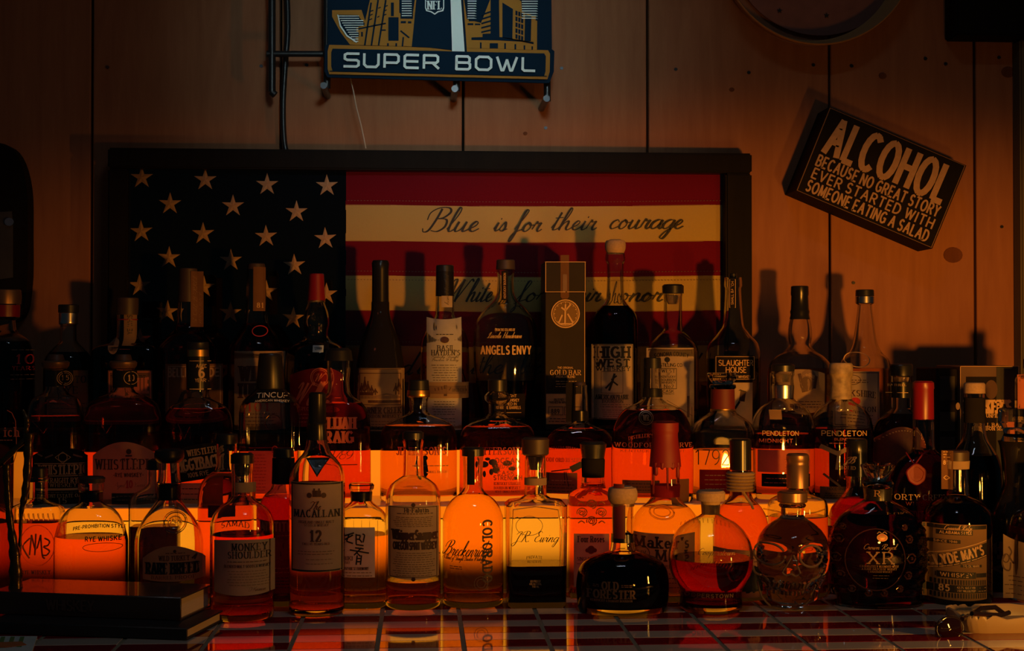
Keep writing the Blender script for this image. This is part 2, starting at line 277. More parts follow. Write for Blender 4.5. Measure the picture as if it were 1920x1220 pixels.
def textpx(s, cx, cy, w, h, style='sans', rot=0.0, arc=0.0, wt=None):
    """list of quads in pixel coordinates for string s in a w x h box (cap height h) centred on cx, cy"""
    script = style == 'script'
    wt = wt or {'sans': .16, 'bold': .2, 'serif': .16, 'slab': .2, 'script': .085, 'thin': .08}[style]
    contrast = {'serif': .32, 'script': .4, 'slab': .7}.get(style, 1.0)
    gap = {'sans': .26, 'bold': .4, 'serif': .44, 'slab': .4, 'script': 0.0, 'thin': .22}[style]
    adv = 0; lay = []
    for ch in s:
        if ch == ' ': adv += .42; continue
        g = glyph(ch, script)
        if not g: continue
        lay.append((adv, g)); adv += g[0] + gap
    adv = max(adv - gap, .1)
    sx = (w - (wt * h if not script else 0)) / adv
    if len(lay) == 1: sx = min(sx, h)
    if adv < .1: sx = h
    c, sn = math.cos(R(rot)), math.sin(R(rot))
    quads = []
    def place(a, b):      # a right, b up from centre, pixels
        b = b + arc * (1 - (2 * a / max(w, 1)) ** 2)
        return (cx + a * c - b * sn, cy - (a * sn + b * c))
    ww = wt * h
    for off, (gw, strokes) in lay:
        for pts, r0, r1 in strokes:
            P = [((off + x - adv / 2) * sx + ((y - .3) * h * .42 if script else 0), (y - .5) * h) for x, y in pts]
            Q = [P[0]]
            for p in P[1:]:
                d = math.hypot(p[0] - Q[-1][0], p[1] - Q[-1][1]); k = max(1, int(d / 5)) if d > 7 else 1
                q0 = Q[-1]
                for i in range(1, k + 1): Q.append((q0[0] + (p[0] - q0[0]) * i / k, q0[1] + (p[1] - q0[1]) * i / k))
            n = len(Q); L = []; Rr = []
            for i in range(n - 1):
                dx, dy = Q[i + 1][0] - Q[i][0], Q[i + 1][1] - Q[i][1]; d = math.hypot(dx, dy)
                if d < 1e-6: continue
                ux, uy = dx / d, dy / d
                hw = ww * .5 * (contrast + (1 - contrast) * abs(uy)) if not script else ww * .5 * (contrast + (1 - contrast) * (1 if dy < 0 else .15) * abs(uy))
                e = min(hw * .45, 1.2) if style != 'thin' else 0
                ax, ay = Q[i][0] - ux * e, Q[i][1] - uy * e; bx, by = Q[i + 1][0] + ux * e, Q[i + 1][1] + uy * e
                quads.append([place(ax - uy * hw, ay + ux * hw), place(bx - uy * hw, by + ux * hw), place(bx + uy * hw, by - ux * hw), place(ax + uy * hw, ay - ux * hw)])
            if style in ('serif', 'slab') and not script:
                th = h * (.045 if style == 'serif' else .09)
                for end, rnd, nb in ((0, r0, 1), (-1, r1, -2)):
                    if rnd: continue
                    x, y = P[end]; oy = pts[end][1]
                    dx, dy = P[end][0] - P[nb][0], P[end][1] - P[nb][1]
                    if abs(dy) > abs(dx) * .8 and min(abs(oy - v) for v in (0, 1, .66, -.32)) < .02:
                        L_ = ww * .5 + h * .09
                        quads.append([place(x - L_, y - th), place(x - L_, y + th), place(x + L_, y + th), place(x + L_, y - th)])
                    elif abs(dx) > abs(dy) and 0 < gw and min(abs(oy - v) for v in (0, 1)) < .02:
                        s_ = -1 if oy > .5 else 1
                        quads.append([place(x - th, y), place(x + th, y), place(x + th, y + s_ * h * .2), place(x - th, y + s_ * h * .2)])
    return quads

class Print:
    """collects flat print for one surface; flush() makes one mesh per colour"""
    def __init__(s, surf, Yf, parent, off=0.0007): s.surf, s.Yf, s.parent, s.off, s.q = surf, Yf, parent, off, {}
    def add(s, m, quads): s.q.setdefault(m, []).extend(quads)
    def text(s, t, cx, cy, w, h, m='ink', style='sans', **k): s.add(m, textpx(t, cx, cy, w, h, style, **k)); return s
    def rect(s, x0, y0, x1, y1, m='ink', n=None):
        n = n or max(1, int(abs(x1 - x0) / 6)); s.add(m, [[(x0 + (x1 - x0) * i / n, y0), (x0 + (x1 - x0) * (i + 1) / n, y0), (x0 + (x1 - x0) * (i + 1) / n, y1), (x0 + (x1 - x0) * i / n, y1)] for i in range(n)]); return s
    def frame(s, x0, y0, x1, y1, t=1.2, m='ink'):
        s.rect(x0, y0, x1, y0 + t, m); s.rect(x0, y1 - t, x1, y1, m); s.rect(x0, y0, x0 + t, y1, m, 1); s.rect(x1 - t, y0, x1, y1, m, 1); return s
    def line(s, pts, t=1.5, m='ink'):
        for (ax, ay), (bx, by) in zip(pts, pts[1:]):
            d = math.hypot(bx - ax, by - ay) or 1; nx, ny = -(by - ay) / d * t / 2, (bx - ax) / d * t / 2
            k = max(1, int(d / 6))
            for i in range(k):
                px, py, qx, qy = ax + (bx - ax) * i / k, ay + (by - ay) * i / k, ax + (bx - ax) * (i + 1) / k, ay + (by - ay) * (i + 1) / k
                s.add(m, [[(px + nx, py + ny), (qx + nx, qy + ny), (qx - nx, qy - ny), (px - nx, py - ny)]])
        return s
    def ring(s, cx, cy, r, t=1.5, m='ink', ry=None):
        ry = ry or r; s.line([(cx + r * math.cos(a * math.pi / 12), cy + ry * math.sin(a * math.pi / 12)) for a in range(25)], t, m); return s
    def disc(s, cx, cy, r, m='ink', ry=None):
        ry = ry or r
        for a in range(8):
            a0, a1, a2 = [(2 * a + j) * math.pi / 8 for j in range(3)]
            s.add(m, [[(cx, cy)] + [(cx + r * math.cos(q), cy + ry * math.sin(q)) for q in (a0, a1, a2)]])
        return s
    def fine(s, x0, y0, x1, y1, n, m='faint', t=1.3):
        for i in range(n):
            y = y0 + (y1 - y0) * i / max(1, n - 1); x = x0 + random.uniform(0, (x1 - x0) * .1); xe = x1 - random.uniform(0, (x1 - x0) * .12)
            while x < xe:
                l = random.uniform(3, 9); s.rect(x, y, min(x + l, xe), y + t, m, 1); x += l + 1.6
        return s
    def flush(s, name='lettering'):
        for m, qs in s.q.items():
            V = []; F = []
            for qi, q in enumerate(qs):
                b = len(V); P = [W(x, y, s.Yf) for x, y in q]; lift = (qi % 6) * 1.5e-5
                ar = sum(P[i][0] * P[(i + 1) % len(P)][1] - P[(i + 1) % len(P)][0] * P[i][1] for i in range(len(P)))
                if ar < 0: P.reverse()
                for x, z in P: V.append((x, s.surf(x, z) - s.off - lift, z))
                F.append(tuple(range(b, b + len(P))))
            obj(name, (V, F), M[m], s.parent)
        s.q = {}

# ---------------------------------------------------------------- turned and moulded bodies
NS = 44
def rings_mesh(x0, Y, rings, top=True, bot=True, ns=NS, disp=None):
    V = []; F = []
    for (z, r, dr, n) in rings:
        for k in range(ns):
            a = 2 * math.pi * k / ns; c, s_ = math.cos(a), math.sin(a)
            x = math.copysign(abs(c) ** (2 / n), c) * r; y = math.copysign(abs(s_) ** (2 / n), s_) * r * dr
            p = (x0 + x, Y + y, z)
            if disp: p = disp(p, a, r)
            V.append(p)
    m = len(rings)
    for i in range(m - 1):
        for k in range(ns): F.append((i * ns + k, (i + 1) * ns + k, (i + 1) * ns + (k + 1) % ns, i * ns + (k + 1) % ns))
    if top: F.append(tuple(range(ns - 1, -1, -1))[::-1])
    if bot: F.append(tuple(range((m - 1) * ns, m * ns))[::-1])
    return V, F
def prof_rings(cx, Y, prof, dr=1.0, n=2.0, zbot=None, sm=True, ground=False):
    """prof: (y_px, half width px[, depth ratio[, squareness]]) from top to bottom -> rings (z, r, dr, n)"""
    P = []
    for p in prof:
        y, hw = p[0], p[1]; d_ = p[2] if len(p) > 2 else dr; n_ = p[3] if len(p) > 3 else n
        x, z = W(cx, y, Y); x1, _ = W(cx + hw, y, Y); xm, _ = W(cx - hw, y, Y)
        P.append((z, (x1 - xm) / 2, d_, n_))
    if zbot is not None:
        P = [p for i, p in enumerate(P) if p[0] > zbot + .004 or i == len(P) - 1]
        l = P[-1]; P[-1] = (zbot + .004, l[1], l[2], l[3])
    out = []
    if sm and len(P) > 2:
        seg = []
        for i in range(len(P) - 1):
            p1, p2 = P[i], P[i + 1]
            straight = abs(p1[0] - p2[0]) < .0005
            if straight: seg.append(p1); continue
            p0 = P[max(i - 1, 0)]; p3 = P[min(i + 2, len(P) - 1)]
            def slope(a, b, c):      # monotone tangent of r against z
                d1 = (b[1] - a[1]) / ((b[0] - a[0]) or 1e-9); d2 = (c[1] - b[1]) / ((c[0] - b[0]) or 1e-9)
                if d1 * d2 <= 0: return 0
                return 2 * d1 * d2 / (d1 + d2)
            h = p2[0] - p1[0]
            m1 = slope(p0, p1, p2) if i > 0 else (p2[1] - p1[1]) / h
            m2 = slope(p1, p2, p3) if i < len(P) - 2 else (p2[1] - p1[1]) / h
            k = max(1, min(8, int(abs(h) / .003)))
            for j in range(k):
                t = j / k
                r = p1[1] * (2 * t ** 3 - 3 * t * t + 1) + m1 * h * (t ** 3 - 2 * t * t + t) + p2[1] * (3 * t * t - 2 * t ** 3) + m2 * h * (t ** 3 - t * t)
                seg.append((p1[0] + h * t, max(r, .001), p1[2] + (p2[2] - p1[2]) * t, p1[3] + (p2[3] - p1[3]) * t))
        seg.append(P[-1]); out = seg
    else: out = P
    if ground: out.append((zbot, out[-1][1] - .0025, out[-1][2], out[-1][3]))
    return out
class Bottle:
    def __init__(s, label, cx, prof, yb=None, Y=None, z0=0.0, dr=1.0, n=2.0, glass='glass', liq=None, lq='amber', name='whiskey_bottle', group=None, cat='bottle', rmax=None, disp=None, base=True, wall=None):
        if wall is None: wall = glass == 'glass'
        rpx = max(p[1] for p in prof)
        if Y is None:
            Yf = (HC - z0) * FX / (yb - 650); hw = prof[-1][1] / FX * Yf
            Y = Yf + hw * (prof[-1][2] if len(prof[-1]) > 2 else dr)
        s.cx, s.Y, s.z0 = cx, Y, z0; s.x, _ = W(cx, 700, Y)
        s.t = thing(name, label, cat, group=group)
        s.t.location = (s.x, Y, z0)
        s.loc = Vector((s.x, Y, z0))
        R_ = prof_rings(cx, Y, prof, dr, n, zbot=z0, ground=True)
        s.rings = sorted(R_, key=lambda q: q[0])
        s.Yf = Y - max(q[1] * q[2] for q in R_) * .93
        if wall:
            inner = [(z, r - .0028, d_, n_) for (z, r, d_, n_) in R_ if z > z0 + .011] 
            inner.append((z0 + .0095, inner[-1][1] - .003, inner[-1][2], inner[-1][3]))
            V, F = rings_mesh(s.x, Y, R_, top=False, bot=True, disp=disp); V2, F2 = rings_mesh(s.x, Y, inner, top=False, bot=True)
            nb = len(V); ns = NS; V += V2; F += [tuple(nb + i for i in f[::-1]) for f in F2]
            F += [(k, (k + 1) % ns, nb + (k + 1) % ns, nb + k) for k in range(ns)]
            s.put('glass_body', (V, F), M['solid'] if glass == 'glass' else M[glass], 35)
        else:
            s.put('glass_body', rings_mesh(s.x, Y, R_, top=False, bot=True, disp=disp), M[glass], 35)
        if liq is not None:
            zl = W(cx, liq, Y)[1]; g = .0024 if wall else .0015
            L = [(z, r - g, d_, n_) for (z, r, d_, n_) in R_ if z < zl and z > z0 + .009]
            rt = s.at(zl); L.insert(0, (zl, rt[0] - g, rt[1], rt[2])); L.append((z0 + .008, L[-1][1] - .001, L[-1][2], L[-1][3]))
            s.put('whiskey', rings_mesh(s.x, Y, L), M[lq], 30)
        if base and not wall and glass in ('glass', 'amberglass'):
            L = [(z0 + .0068, s.at(z0 + .0068)[0] - .0012), (z0 + .003, s.at(z0 + .004)[0] - .0012), (z0 + .0008, s.at(z0 + .004)[0] - .004)]
            q = s.at(z0 + .005); s.put('glass_base', rings_mesh(s.x, Y, [(z, r, q[1], q[2]) for z, r in L]), M['solid'], 30)
        s.pr = Print(s.surf, s.Yf, s.t)
        s.prints = [s.pr]
    def put(s, name, mesh, mat, sm=40, parent=None):
        V, F = mesh; me = bpy.data.meshes.new(name); me.from_pydata([tuple(Vector(v) - s.loc) for v in V], [], F)
        return obj(name, me, mat, parent or s.t, sm)
    def at(s, z):
        q = s.rings
        if z <= q[0][0]: return q[0][1:]
        for a, b in zip(q, q[1:]):
            if a[0] <= z <= b[0]:
                t = (z - a[0]) / ((b[0] - a[0]) or 1); return tuple(a[i] + (b[i] - a[i]) * t for i in (1, 2, 3))
        return q[-1][1:]
    def surf(s, x, z):
        r, dr, n = s.at(z); u = min(abs(x - s.x) / r, .985)
        return s.Y - r * dr * (1 - u ** n) ** (1 / n)
    def cap(s, prof, mat='black', name='cap', dr=1.0, n=2.0, sm=False, bot=True):
        rg = prof_rings(s.cx, s.Y, prof, dr, n, sm=sm)
        z, r, d_, n_ = rg[0]; b = min(.0012, r * .3)
        rg = [(z, r - b, d_, n_), (z - b, r, d_, n_)] + rg[1:]
        s.put(name, rings_mesh(s.x, s.Y, rg, bot=bot, ns=36), M[mat], 35); s.caprings = sorted(rg, key=lambda q: q[0])
        return s
    def band(s, y0, y1, mat, name='neck_band', off=.0007, extra=0):
        za, zb = W(s.cx, y0, s.Y)[1], W(s.cx, y1, s.Y)[1]
        zs = [za] + [q[0] for q in reversed(s.rings) if zb < q[0] < za] + [zb]
        rg = [(z, s.at(z)[0] + off, s.at(z)[1], s.at(z)[2]) for z in zs]
        s.put(name, rings_mesh(s.x, s.Y, rg, top=False, bot=False, ns=36), M[mat], 40)
        return s
    def label(s, x0, y0, x1, y1, mat='cream', arch=0, barch=0, name='label', off=.0004, rot=0, lab=None):
        V = []; F = []; nx, ny = 20, 8; cx, cy = (x0 + x1) / 2, (y0 + y1) / 2; c, sn = math.cos(R(rot)), math.sin(R(rot))
        for j in range(ny + 1):
            for i in range(nx + 1):
                a, b = i / nx, j / ny; u = (2 * a - 1) ** 2
                yt = y0 + arch * u; yb_ = y1 + barch * u
                px, py = x0 + (x1 - x0) * a, yt + (yb_ - yt) * b
                dx, dy = px - cx, py - cy; px, py = cx + dx * c + dy * sn, cy - dx * sn + dy * c
                x, z = W(px, py, s.Yf)
                V.append((x, s.surf(x, z) - off, z))
        for j in range(ny):
            for i in range(nx): k = j * (nx + 1) + i; F.append((k, k + nx + 1, k + nx + 2, k + 1))
        o = s.put(name, (V, F), M[mat], 60)
        if lab: o['label'] = lab
        s.lab = o; p = Print(s.surf, s.Yf, o, off + .0004); s.prints.append(p)
        return p
    def lathe_extra(s, prof, mat, name, **k): return s.cap(prof, mat, name, **k)
    def relief(s, name, pts, t, mat='solid', h=.0012, closed=False, rad=None):
        """a raised moulded line on the glass"""
        P = []
        for px, py in pts:
            x, z = W(px, py, s.Yf); P.append(Vector((x, s.surf(x, z) - .0004, z)) - s.loc)
        o = tube(name, P, t, M[mat], s.t, 6); return o
    def done(s):
        for p in s.prints:
            # lettering coordinates are world; shift into the bottle's space
            for m in list(p.q):
                V = []; F = []
                for qi, q in enumerate(p.q[m]):
                    b = len(V); P = [W(x, y, p.Yf) for x, y in q]; lift = (qi % 6) * 1.5e-5
                    ar = sum(P[i][0] * P[(i + 1) % len(P)][1] - P[(i + 1) % len(P)][0] * P[i][1] for i in range(len(P)))
                    if ar < 0: P.reverse()
                    for x, z in P: V.append((x, s.surf(x, z) - p.off - lift, z))
                    F.append(tuple(range(b, b + len(P))))
                s.put('lettering', (V, F), M[m], None, p.parent)
            p.q = {}
        return s

# ================================================================ THE SETTING
YW = 2.56                                   # face of the plank wall
def woodmat(name, c1, c2):
    m, nt, out = newmat(name)
    p = nt.nodes.new('ShaderNodeBsdfPrincipled'); p.inputs['Roughness'].default_value = .65; p.inputs['Specular IOR Level'].default_value = .08; nt.links.new(p.outputs[0], out.inputs[0])
    tc = nt.nodes.new('ShaderNodeTexCoord'); oi = nt.nodes.new('ShaderNodeObjectInfo'); mp = nt.nodes.new('ShaderNodeMapping'); mp.inputs['Scale'].default_value = (1, 1, .12)
    ad = nt.nodes.new('ShaderNodeVectorMath'); ad.operation = 'ADD'; mu = nt.nodes.new('ShaderNodeMath'); mu.operation = 'MULTIPLY'; mu.inputs[1].default_value = 40
    nt.links.new(oi.outputs['Random'], mu.inputs[0]); nt.links.new(tc.outputs['Object'], mp.inputs[0]); nt.links.new(mp.outputs[0], ad.inputs[0]); nt.links.new(mu.outputs[0], ad.inputs[1])
    big = nt.nodes.new('ShaderNodeTexNoise'); big.inputs['Scale'].default_value = 7; big.inputs['Detail'].default_value = 3; big.inputs['Distortion'].default_value = .8
    wv = nt.nodes.new('ShaderNodeTexNoise'); wv.inputs['Scale'].default_value = 110; wv.inputs['Detail'].default_value = 5; wv.inputs['Roughness'].default_value = .6
    rg = nt.nodes.new('ShaderNodeMath'); rg.operation = 'PINGPONG'; rg.inputs[1].default_value = 1
    m8 = nt.nodes.new('ShaderNodeMath'); m8.operation = 'MULTIPLY'; m8.inputs[1].default_value = 14
    nt.links.new(ad.outputs[0], big.inputs['Vector']); nt.links.new(ad.outputs[0], wv.inputs['Vector']); nt.links.new(big.outputs['Fac'], m8.inputs[0]); nt.links.new(m8.outputs[0], rg.inputs[0])
    a = nt.nodes.new('ShaderNodeMath'); a.operation = 'MULTIPLY'; a.inputs[1].default_value = .25; nt.links.new(rg.outputs[0], a.inputs[0])
    b = nt.nodes.new('ShaderNodeMath'); b.operation = 'MULTIPLY_ADD'; b.inputs[1].default_value = .75; nt.links.new(wv.outputs['Fac'], b.inputs[0]); nt.links.new(a.outputs[0], b.inputs[2])
    mx = nt.nodes.new('ShaderNodeMix'); mx.data_type = 'RGBA'; mx.inputs['A'].default_value = (*c1, 1); mx.inputs['B'].default_value = (*c2, 1)
    nt.links.new(b.outputs[0], mx.inputs['Factor']); nt.links.new(mx.outputs['Result'], p.inputs['Base Color'])
    bp = nt.nodes.new('ShaderNodeBump'); bp.inputs['Strength'].default_value = .35; bp.inputs['Distance'].default_value = .0015
    nt.links.new(b.outputs[0], bp.inputs['Height']); nt.links.new(bp.outputs[0], p.inputs['Normal'])
    return m
pine = woodmat('pine_plank_wood', (0.26, 0.105, 0.05), (0.40, 0.175, 0.085))
darkwood = woodmat('dark_stained_wood', (0.006, 0.005, 0.0045), (0.013, 0.010, 0.008))
wall = thing('wall_back', 'wall of wide vertical pine planks behind the bar', None, kind='structure')
wall.location = (0, YW, 0)
def wloc(o): o.location = o.location - Vector((0, YW, 0)); return o
wloc(box('wall_backing', -1.6, 1.6, YW + .02, YW + .05, -.05, 1.6, princ('dark_gap_board', (.01, .008, .006), .95, spec=.0), wall))
edges = [-880, -530, -180, 170, 525, 868, 1215, 1557, 1830, 2170, 2510]
for i, (a, b) in enumerate(zip(edges, edges[1:])):
    xa, xb = W(a, 650, YW)[0] + .0022, W(b, 650, YW)[0] - .0022
    dy = random.uniform(0, .002)
    wloc(box('plank', xa, xb, YW + dy, YW + .022, -.04, 1.45, pine, wall, .0018, 1))
knot = princ('knot_wood', (0.15, 0.055, 0.025), .9, noise=.4, spec=.05, scale=60, stretch=(1, 1, .3))
def disc(name, px, py, Y, rx, rz, th, mat, parent, n=16, tilt=0):
    x, z = W(px, py, Y); V = []; 
    for yy in (Y - th, Y + .0005): V += [(x + rx * math.cos(2 * math.pi * k / n + tilt), yy, z + rz * math.sin(2 * math.pi * k / n + tilt)) for k in range(n)]
    F = [tuple(range(n)), tuple(range(2 * n - 1, n - 1, -1))] + [(k, k + n, (k + 1) % n + n, (k + 1) % n) for k in range(n)]
    return obj(name, (V, F), mat, parent)
for (px, py, r) in ((1787, 478, .018), (1890, 135, .013), (1655, 142, .007), (1372, 168, .005), (985, 250, .004)):
    wloc(disc('knot', px, py, YW, r, r * .8, .0006, knot, wall))
for (px, py) in ((575, 122), (1053, 128), (1267, 130), (1404, 136), (1525, 122), (1597, 124), (1735, 110), (490, 124), (1773, 120), (202, 126), (1873, 108), (1878, 425), (1023, 240), (1600, 530)):
    wloc(disc('nail_head', px, py, YW, .0032, .0028, .0018, M['steel'], wall, 10))
# beam and casing in the top right corner
xa, xb = W(1782, 60, 2.53)[0], 1.6
zb = W(1850, 66, 2.50)[1]
o = box('trim_1', xa, xb, 2.50, YW - .001, zb, zb + .3, darkwood, None, .003); tag(o, kind='structure')
xa = W(1912, 400, 2.53)[0]
o = box('trim_2', xa, xa + .12, 2.525, YW - .001, -.04, zb - .001, woodmat('grey_trim_wood', (.10, .085, .05), (.16, .13, .08)), None, .003); tag(o, kind='structure')

# ---------------------------------------------------------------- tiled counter
ctr = thing('bar_counter', 'tiled bar counter with rows of red and cream tiles', 'counter')
grout = princ('grout', (0.34, 0.27, 0.16), .75, noise=.3, scale=200)
box('counter_front', -1.25, 1.45, 1.44, 1.50, -.949, -.0505, darkwood, ctr)
box('counter_slab', -1.25, 1.45, 1.40, YW - .002, -.05, -.0012, grout, ctr)
tcream = princ('cream_glazed_tile', (0.60, 0.50, 0.40), .045, noise=.08, scale=12, coat=.3)
tred = princ('red_glazed_tile', (0.26, 0.008, 0.014), .045, noise=.15, scale=12, coat=.3)
TW, TD = .108, .0428
tm = {}
for nm, mt in (('cream', tcream), ('red', tred)):
    bm = boxmesh(-TW / 2 + .0028, TW / 2 - .0028, -TD / 2 + .0006, TD / 2 - .0006, -.006, 0, .0005, 1)
    me = bpy.data.meshes.new('tile'); bm.to_mesh(me); bm.free(); me.materials.append(mt); tm[nm] = me
x0t = .0534 + TW / 2
for r in range(-8, 13):
    Yr = 2.012 + r * TD
    if Yr > YW - .03 or Yr < 1.66: continue
    for c in range(-9, 10):
        xx = x0t + c * TW
        if xx > 1.3 or (Yr > 2.2 and xx < .66): continue
        if Yr < 2.2 and xx > .98: continue
        o = bpy.data.objects.new('tile', tm['cream' if r % 2 == 0 else 'red']); col.objects.link(o); o.parent = ctr
        o.location = (xx, Yr, random.uniform(-.0002, .0))

# ---------------------------------------------------------------- lit stepped shelf
def emit(name, c, s, lo=None, hi=None):
    m, nt, out = newmat(name)
    e = nt.nodes.new('ShaderNodeEmission'); e.inputs[0].default_value = (*c, 1); e.inputs[1].default_value = s; nt.links.new(e.outputs[0], out.inputs[0])
    return m, nt, e
Z1, Z2 = .1309, .234
XL, XR = W(-60, 900, 2.18)[0], W(1612, 900, 2.18)[0]
XC = (XL + XR) / 2
sh = thing('stepped_bottle_shelf', 'stepped bottle shelf with glowing amber risers behind the front bottles', 'shelf')
def riser(name, s, Yb, z0, z1, top=1.0, bottom=.25, zk=.5, g=.205):
    m, nt, e = emit('glowing_amber_diffuser', (1.0, g, g * .03), s)
    tc = nt.nodes.new('ShaderNodeTexCoord'); sp = nt.nodes.new('ShaderNodeSeparateXYZ'); nt.links.new(tc.outputs['Generated'], sp.inputs[0])
    cr = nt.nodes.new('ShaderNodeValToRGB'); cr.color_ramp.interpolation = 'EASE'
    cr.color_ramp.elements[0].position = .2 if bottom < .1 else 0; cr.color_ramp.elements[0].color = (bottom,) * 3 + (1,)
    cr.color_ramp.elements[1].position = zk; cr.color_ramp.elements[1].color = (top,) * 3 + (1,)
    nt.links.new(sp.outputs['Z'], cr.inputs[0])
    # emission ramp along the panel: strongest mid-length, lower towards both ends
    xr = nt.nodes.new('ShaderNodeValToRGB'); xr.color_ramp.interpolation = 'EASE'; k = xr.color_ramp
    k.elements[0].position = 0; k.elements[0].color = (.4,) * 3 + (1,); q = k.elements.new(.14); q.color = (.85,) * 3 + (1,); k.elements[-1].position = .52; k.elements[-1].color = (1.0,) * 3 + (1,)
    q = k.elements.new(.78); q.color = (.85,) * 3 + (1,); q = k.elements.new(1.0); q.color = (.5,) * 3 + (1,)
    nt.links.new(sp.outputs['X'], xr.inputs[0])
    mu = nt.nodes.new('ShaderNodeMath'); mu.operation = 'MULTIPLY'; nt.links.new(cr.outputs[0], mu.inputs[0]); nt.links.new(xr.outputs[0], mu.inputs[1])
    m2 = nt.nodes.new('ShaderNodeMath'); m2.operation = 'MULTIPLY'; m2.inputs[1].default_value = s; nt.links.new(mu.outputs[0], m2.inputs[0]); nt.links.new(m2.outputs[0], e.inputs[1])
    return box(name, XL, XR, Yb, Yb + .008, z0, z1, m, sh, .001, 1)
riser('riser_panel', 1.35, 2.182, .002, Z1 - .022, 1.0, .02, .72, .29)
riser('riser_panel', 1.15, 2.332, Z1, Z2 - .029, 1.0, .8, .5)
tr_m = princ('frosted_acrylic', (.78, .60, .42), .22, coat=.3)
m, nt, e = emit('glowing_lip', (1.0, .19, .003), 1.0)
box('shelf_lip', XL, XR, 2.178, 2.186, Z1 - .019, Z1 - .002, m, sh, .002, 1)
box('tread', XL, XR, 2.186, 2.340, Z1 - .018, Z1, tr_m, sh, .001, 1)
box('tread', XL - .02, XR + .05, 2.326, 2.500, Z2 - .029, Z2, darkwood, sh, .002, 1)
box('back_box', XL, XR + .04, 2.345, 2.495, .0, Z2 - .030, M['black'], sh)
box('side_panel', XR, XR + .006, 2.18, 2.345, .0, Z1, M['black'], sh, .001, 1)


o = box('floor', -1.7, 1.7, -.3, 2.6, -1.0, -.95, princ('floor_boards', (.05, .03, .02), .6, noise=.3)); tag(o, kind='structure')

# ---------------------------------------------------------------- framed flag
YF = 2.535
fl = thing('framed_flag', 'framed flag with embroidered stars and scripted stripes behind the bottles', 'framed flag')
def pbox(name, px0, py0, px1, py1, Ya, Yb, mat, parent, bev=.002):
    xa, z1 = W(px0, py0, Ya); xb, z0 = W(px1, py1, Ya); return box(name, min(xa, xb), max(xa, xb), Ya, Yb, min(z0, z1), max(z0, z1), mat, parent, bev)
fx0, fz1 = W(201, 276, 2.50); fx1, _ = W(1411, 284, 2.50); _, fz0 = W(800, 900, 2.50)
ix0, iz1 = W(238, 314, 2.50); ix1, _ = W(1362, 320, 2.50)
fmat = darkwood
box('frame_rail', fx0, fx1, 2.503, YW - .001, iz1, fz1, fmat, fl, .003)
box('frame_rail', fx0, fx1, 2.503, YW - .001, fz0 - .03, fz0, fmat, fl, .003)
box('frame_stile', fx0, ix0, 2.504, YW - .001, fz0 + .001, iz1 - .001, fmat, fl, .003)
box('frame_stile', ix1, fx1, 2.504, YW - .001, fz0 + .001, iz1 - .001, fmat, fl, .003)
cl_r = princ('red_flag_cloth', (0.19, 0.006, 0.016), .9, spec=.05, noise=.15, scale=500, bump=.4)
cl_w = princ('ivory_flag_cloth', (0.62, 0.45, 0.15), .85, noise=.08, scale=500, bump=.4)
cl_n = princ('navy_flag_cloth', (0.004, 0.006, 0.010), .95, spec=0.0, noise=.2, scale=500, bump=.4)
cl_s = princ('ivory_star_thread', (0.58, 0.38, 0.22), .7, noise=.15, scale=300, bump=.6, stretch=(1, 1, 4))
def cloth(name, px0, px1, ypx0, ypx1, mat, parent, seed):
    V = []; F = []; nx, ny = 60, 4
    for j in range(ny + 1):
        for i in range(nx + 1):
            px = px0 + (px1 - px0) * i / nx; py = ypx0 + (ypx1 - ypx0) * j / ny + 1.6 * math.sin(px / 130 + seed * 2)
            x, z = W(px, py, YF); yy = YF + .0012 * math.sin(px / 47 + seed) * math.sin(math.pi * j / ny) + .0006 * math.sin(px / 19 + 2 * seed)
            V.append((x, yy, z))
    for j in range(ny):
        for i in range(nx): k = j * (nx + 1) + i; F.append((k, k + nx + 1, k + nx + 2, k + 1))
    o = obj(name, (V, F), mat, parent, 60); return o
ys = [310, 385.5, 453, 518, 583, 649, 716, 782, 850, 916]
for i in range(9): cloth('stripe', 648, 1366, ys[i] - .5, ys[i + 1] + .5, cl_r if i % 2 == 0 else cl_w, fl, i * .0)
cloth('canton', 232, 649, 308, 916, cl_n, fl, 0)
box('backing_board', ix0 - .01, ix1 + .01, YF + .006, YW - .002, fz0 + .002, iz1, M['black'], fl)
fp = Print(lambda x, z: YF - .0014, YF, fl, .0012)
sty = 'script'
fp.text("Blue", 851, 412, 98, 44, 'ink', sty, wt=.1).text("is", 941, 414, 24, 38, 'ink', sty, wt=.1).text("for", 993, 414, 50, 40, 'ink', sty, wt=.1)
fp.text("their", 1079, 411, 84, 40, 'ink', sty, wt=.1).text("courage", 1214, 409, 138, 40, 'ink', sty, wt=.1)
fp.flush('lettering'); fp.text("White", 884, 544, 82, 42, 'ink', sty, wt=.1).text("is", 945, 546, 26, 36, 'ink', sty, wt=.1).text("for", 1000, 546, 56, 38, 'ink', sty, wt=.1)
fp.text("their", 1090, 546, 78, 38, 'ink', sty, wt=.1).text("honor", 1192, 547, 106, 36, 'ink', sty, wt=.1)
fp.flush('lettering'); fp.text("Red", 740, 681, 72, 42, 'ink', sty, wt=.1).text("is for", 825, 681, 80, 38, 'ink', sty, wt=.1).text("the", 915, 681, 60, 38, 'ink', sty, wt=.1).text("blood", 1020, 681, 84, 38, 'ink', sty, wt=.1).text("they", 1150, 681, 76, 38, 'ink', sty, wt=.1).text("shed", 1260, 681, 90, 38, 'ink', sty, wt=.1)
fp.flush('lettering')
for y in (377, 509, 641, 525): 
    x = 652
    while x < 1360: fp.rect(x, y + 1.6 * math.sin(x / 130), x + 3, y + 1 + 1.6 * math.sin(x / 130), 'faint', 1); x += 6
fp.flush('stitching')
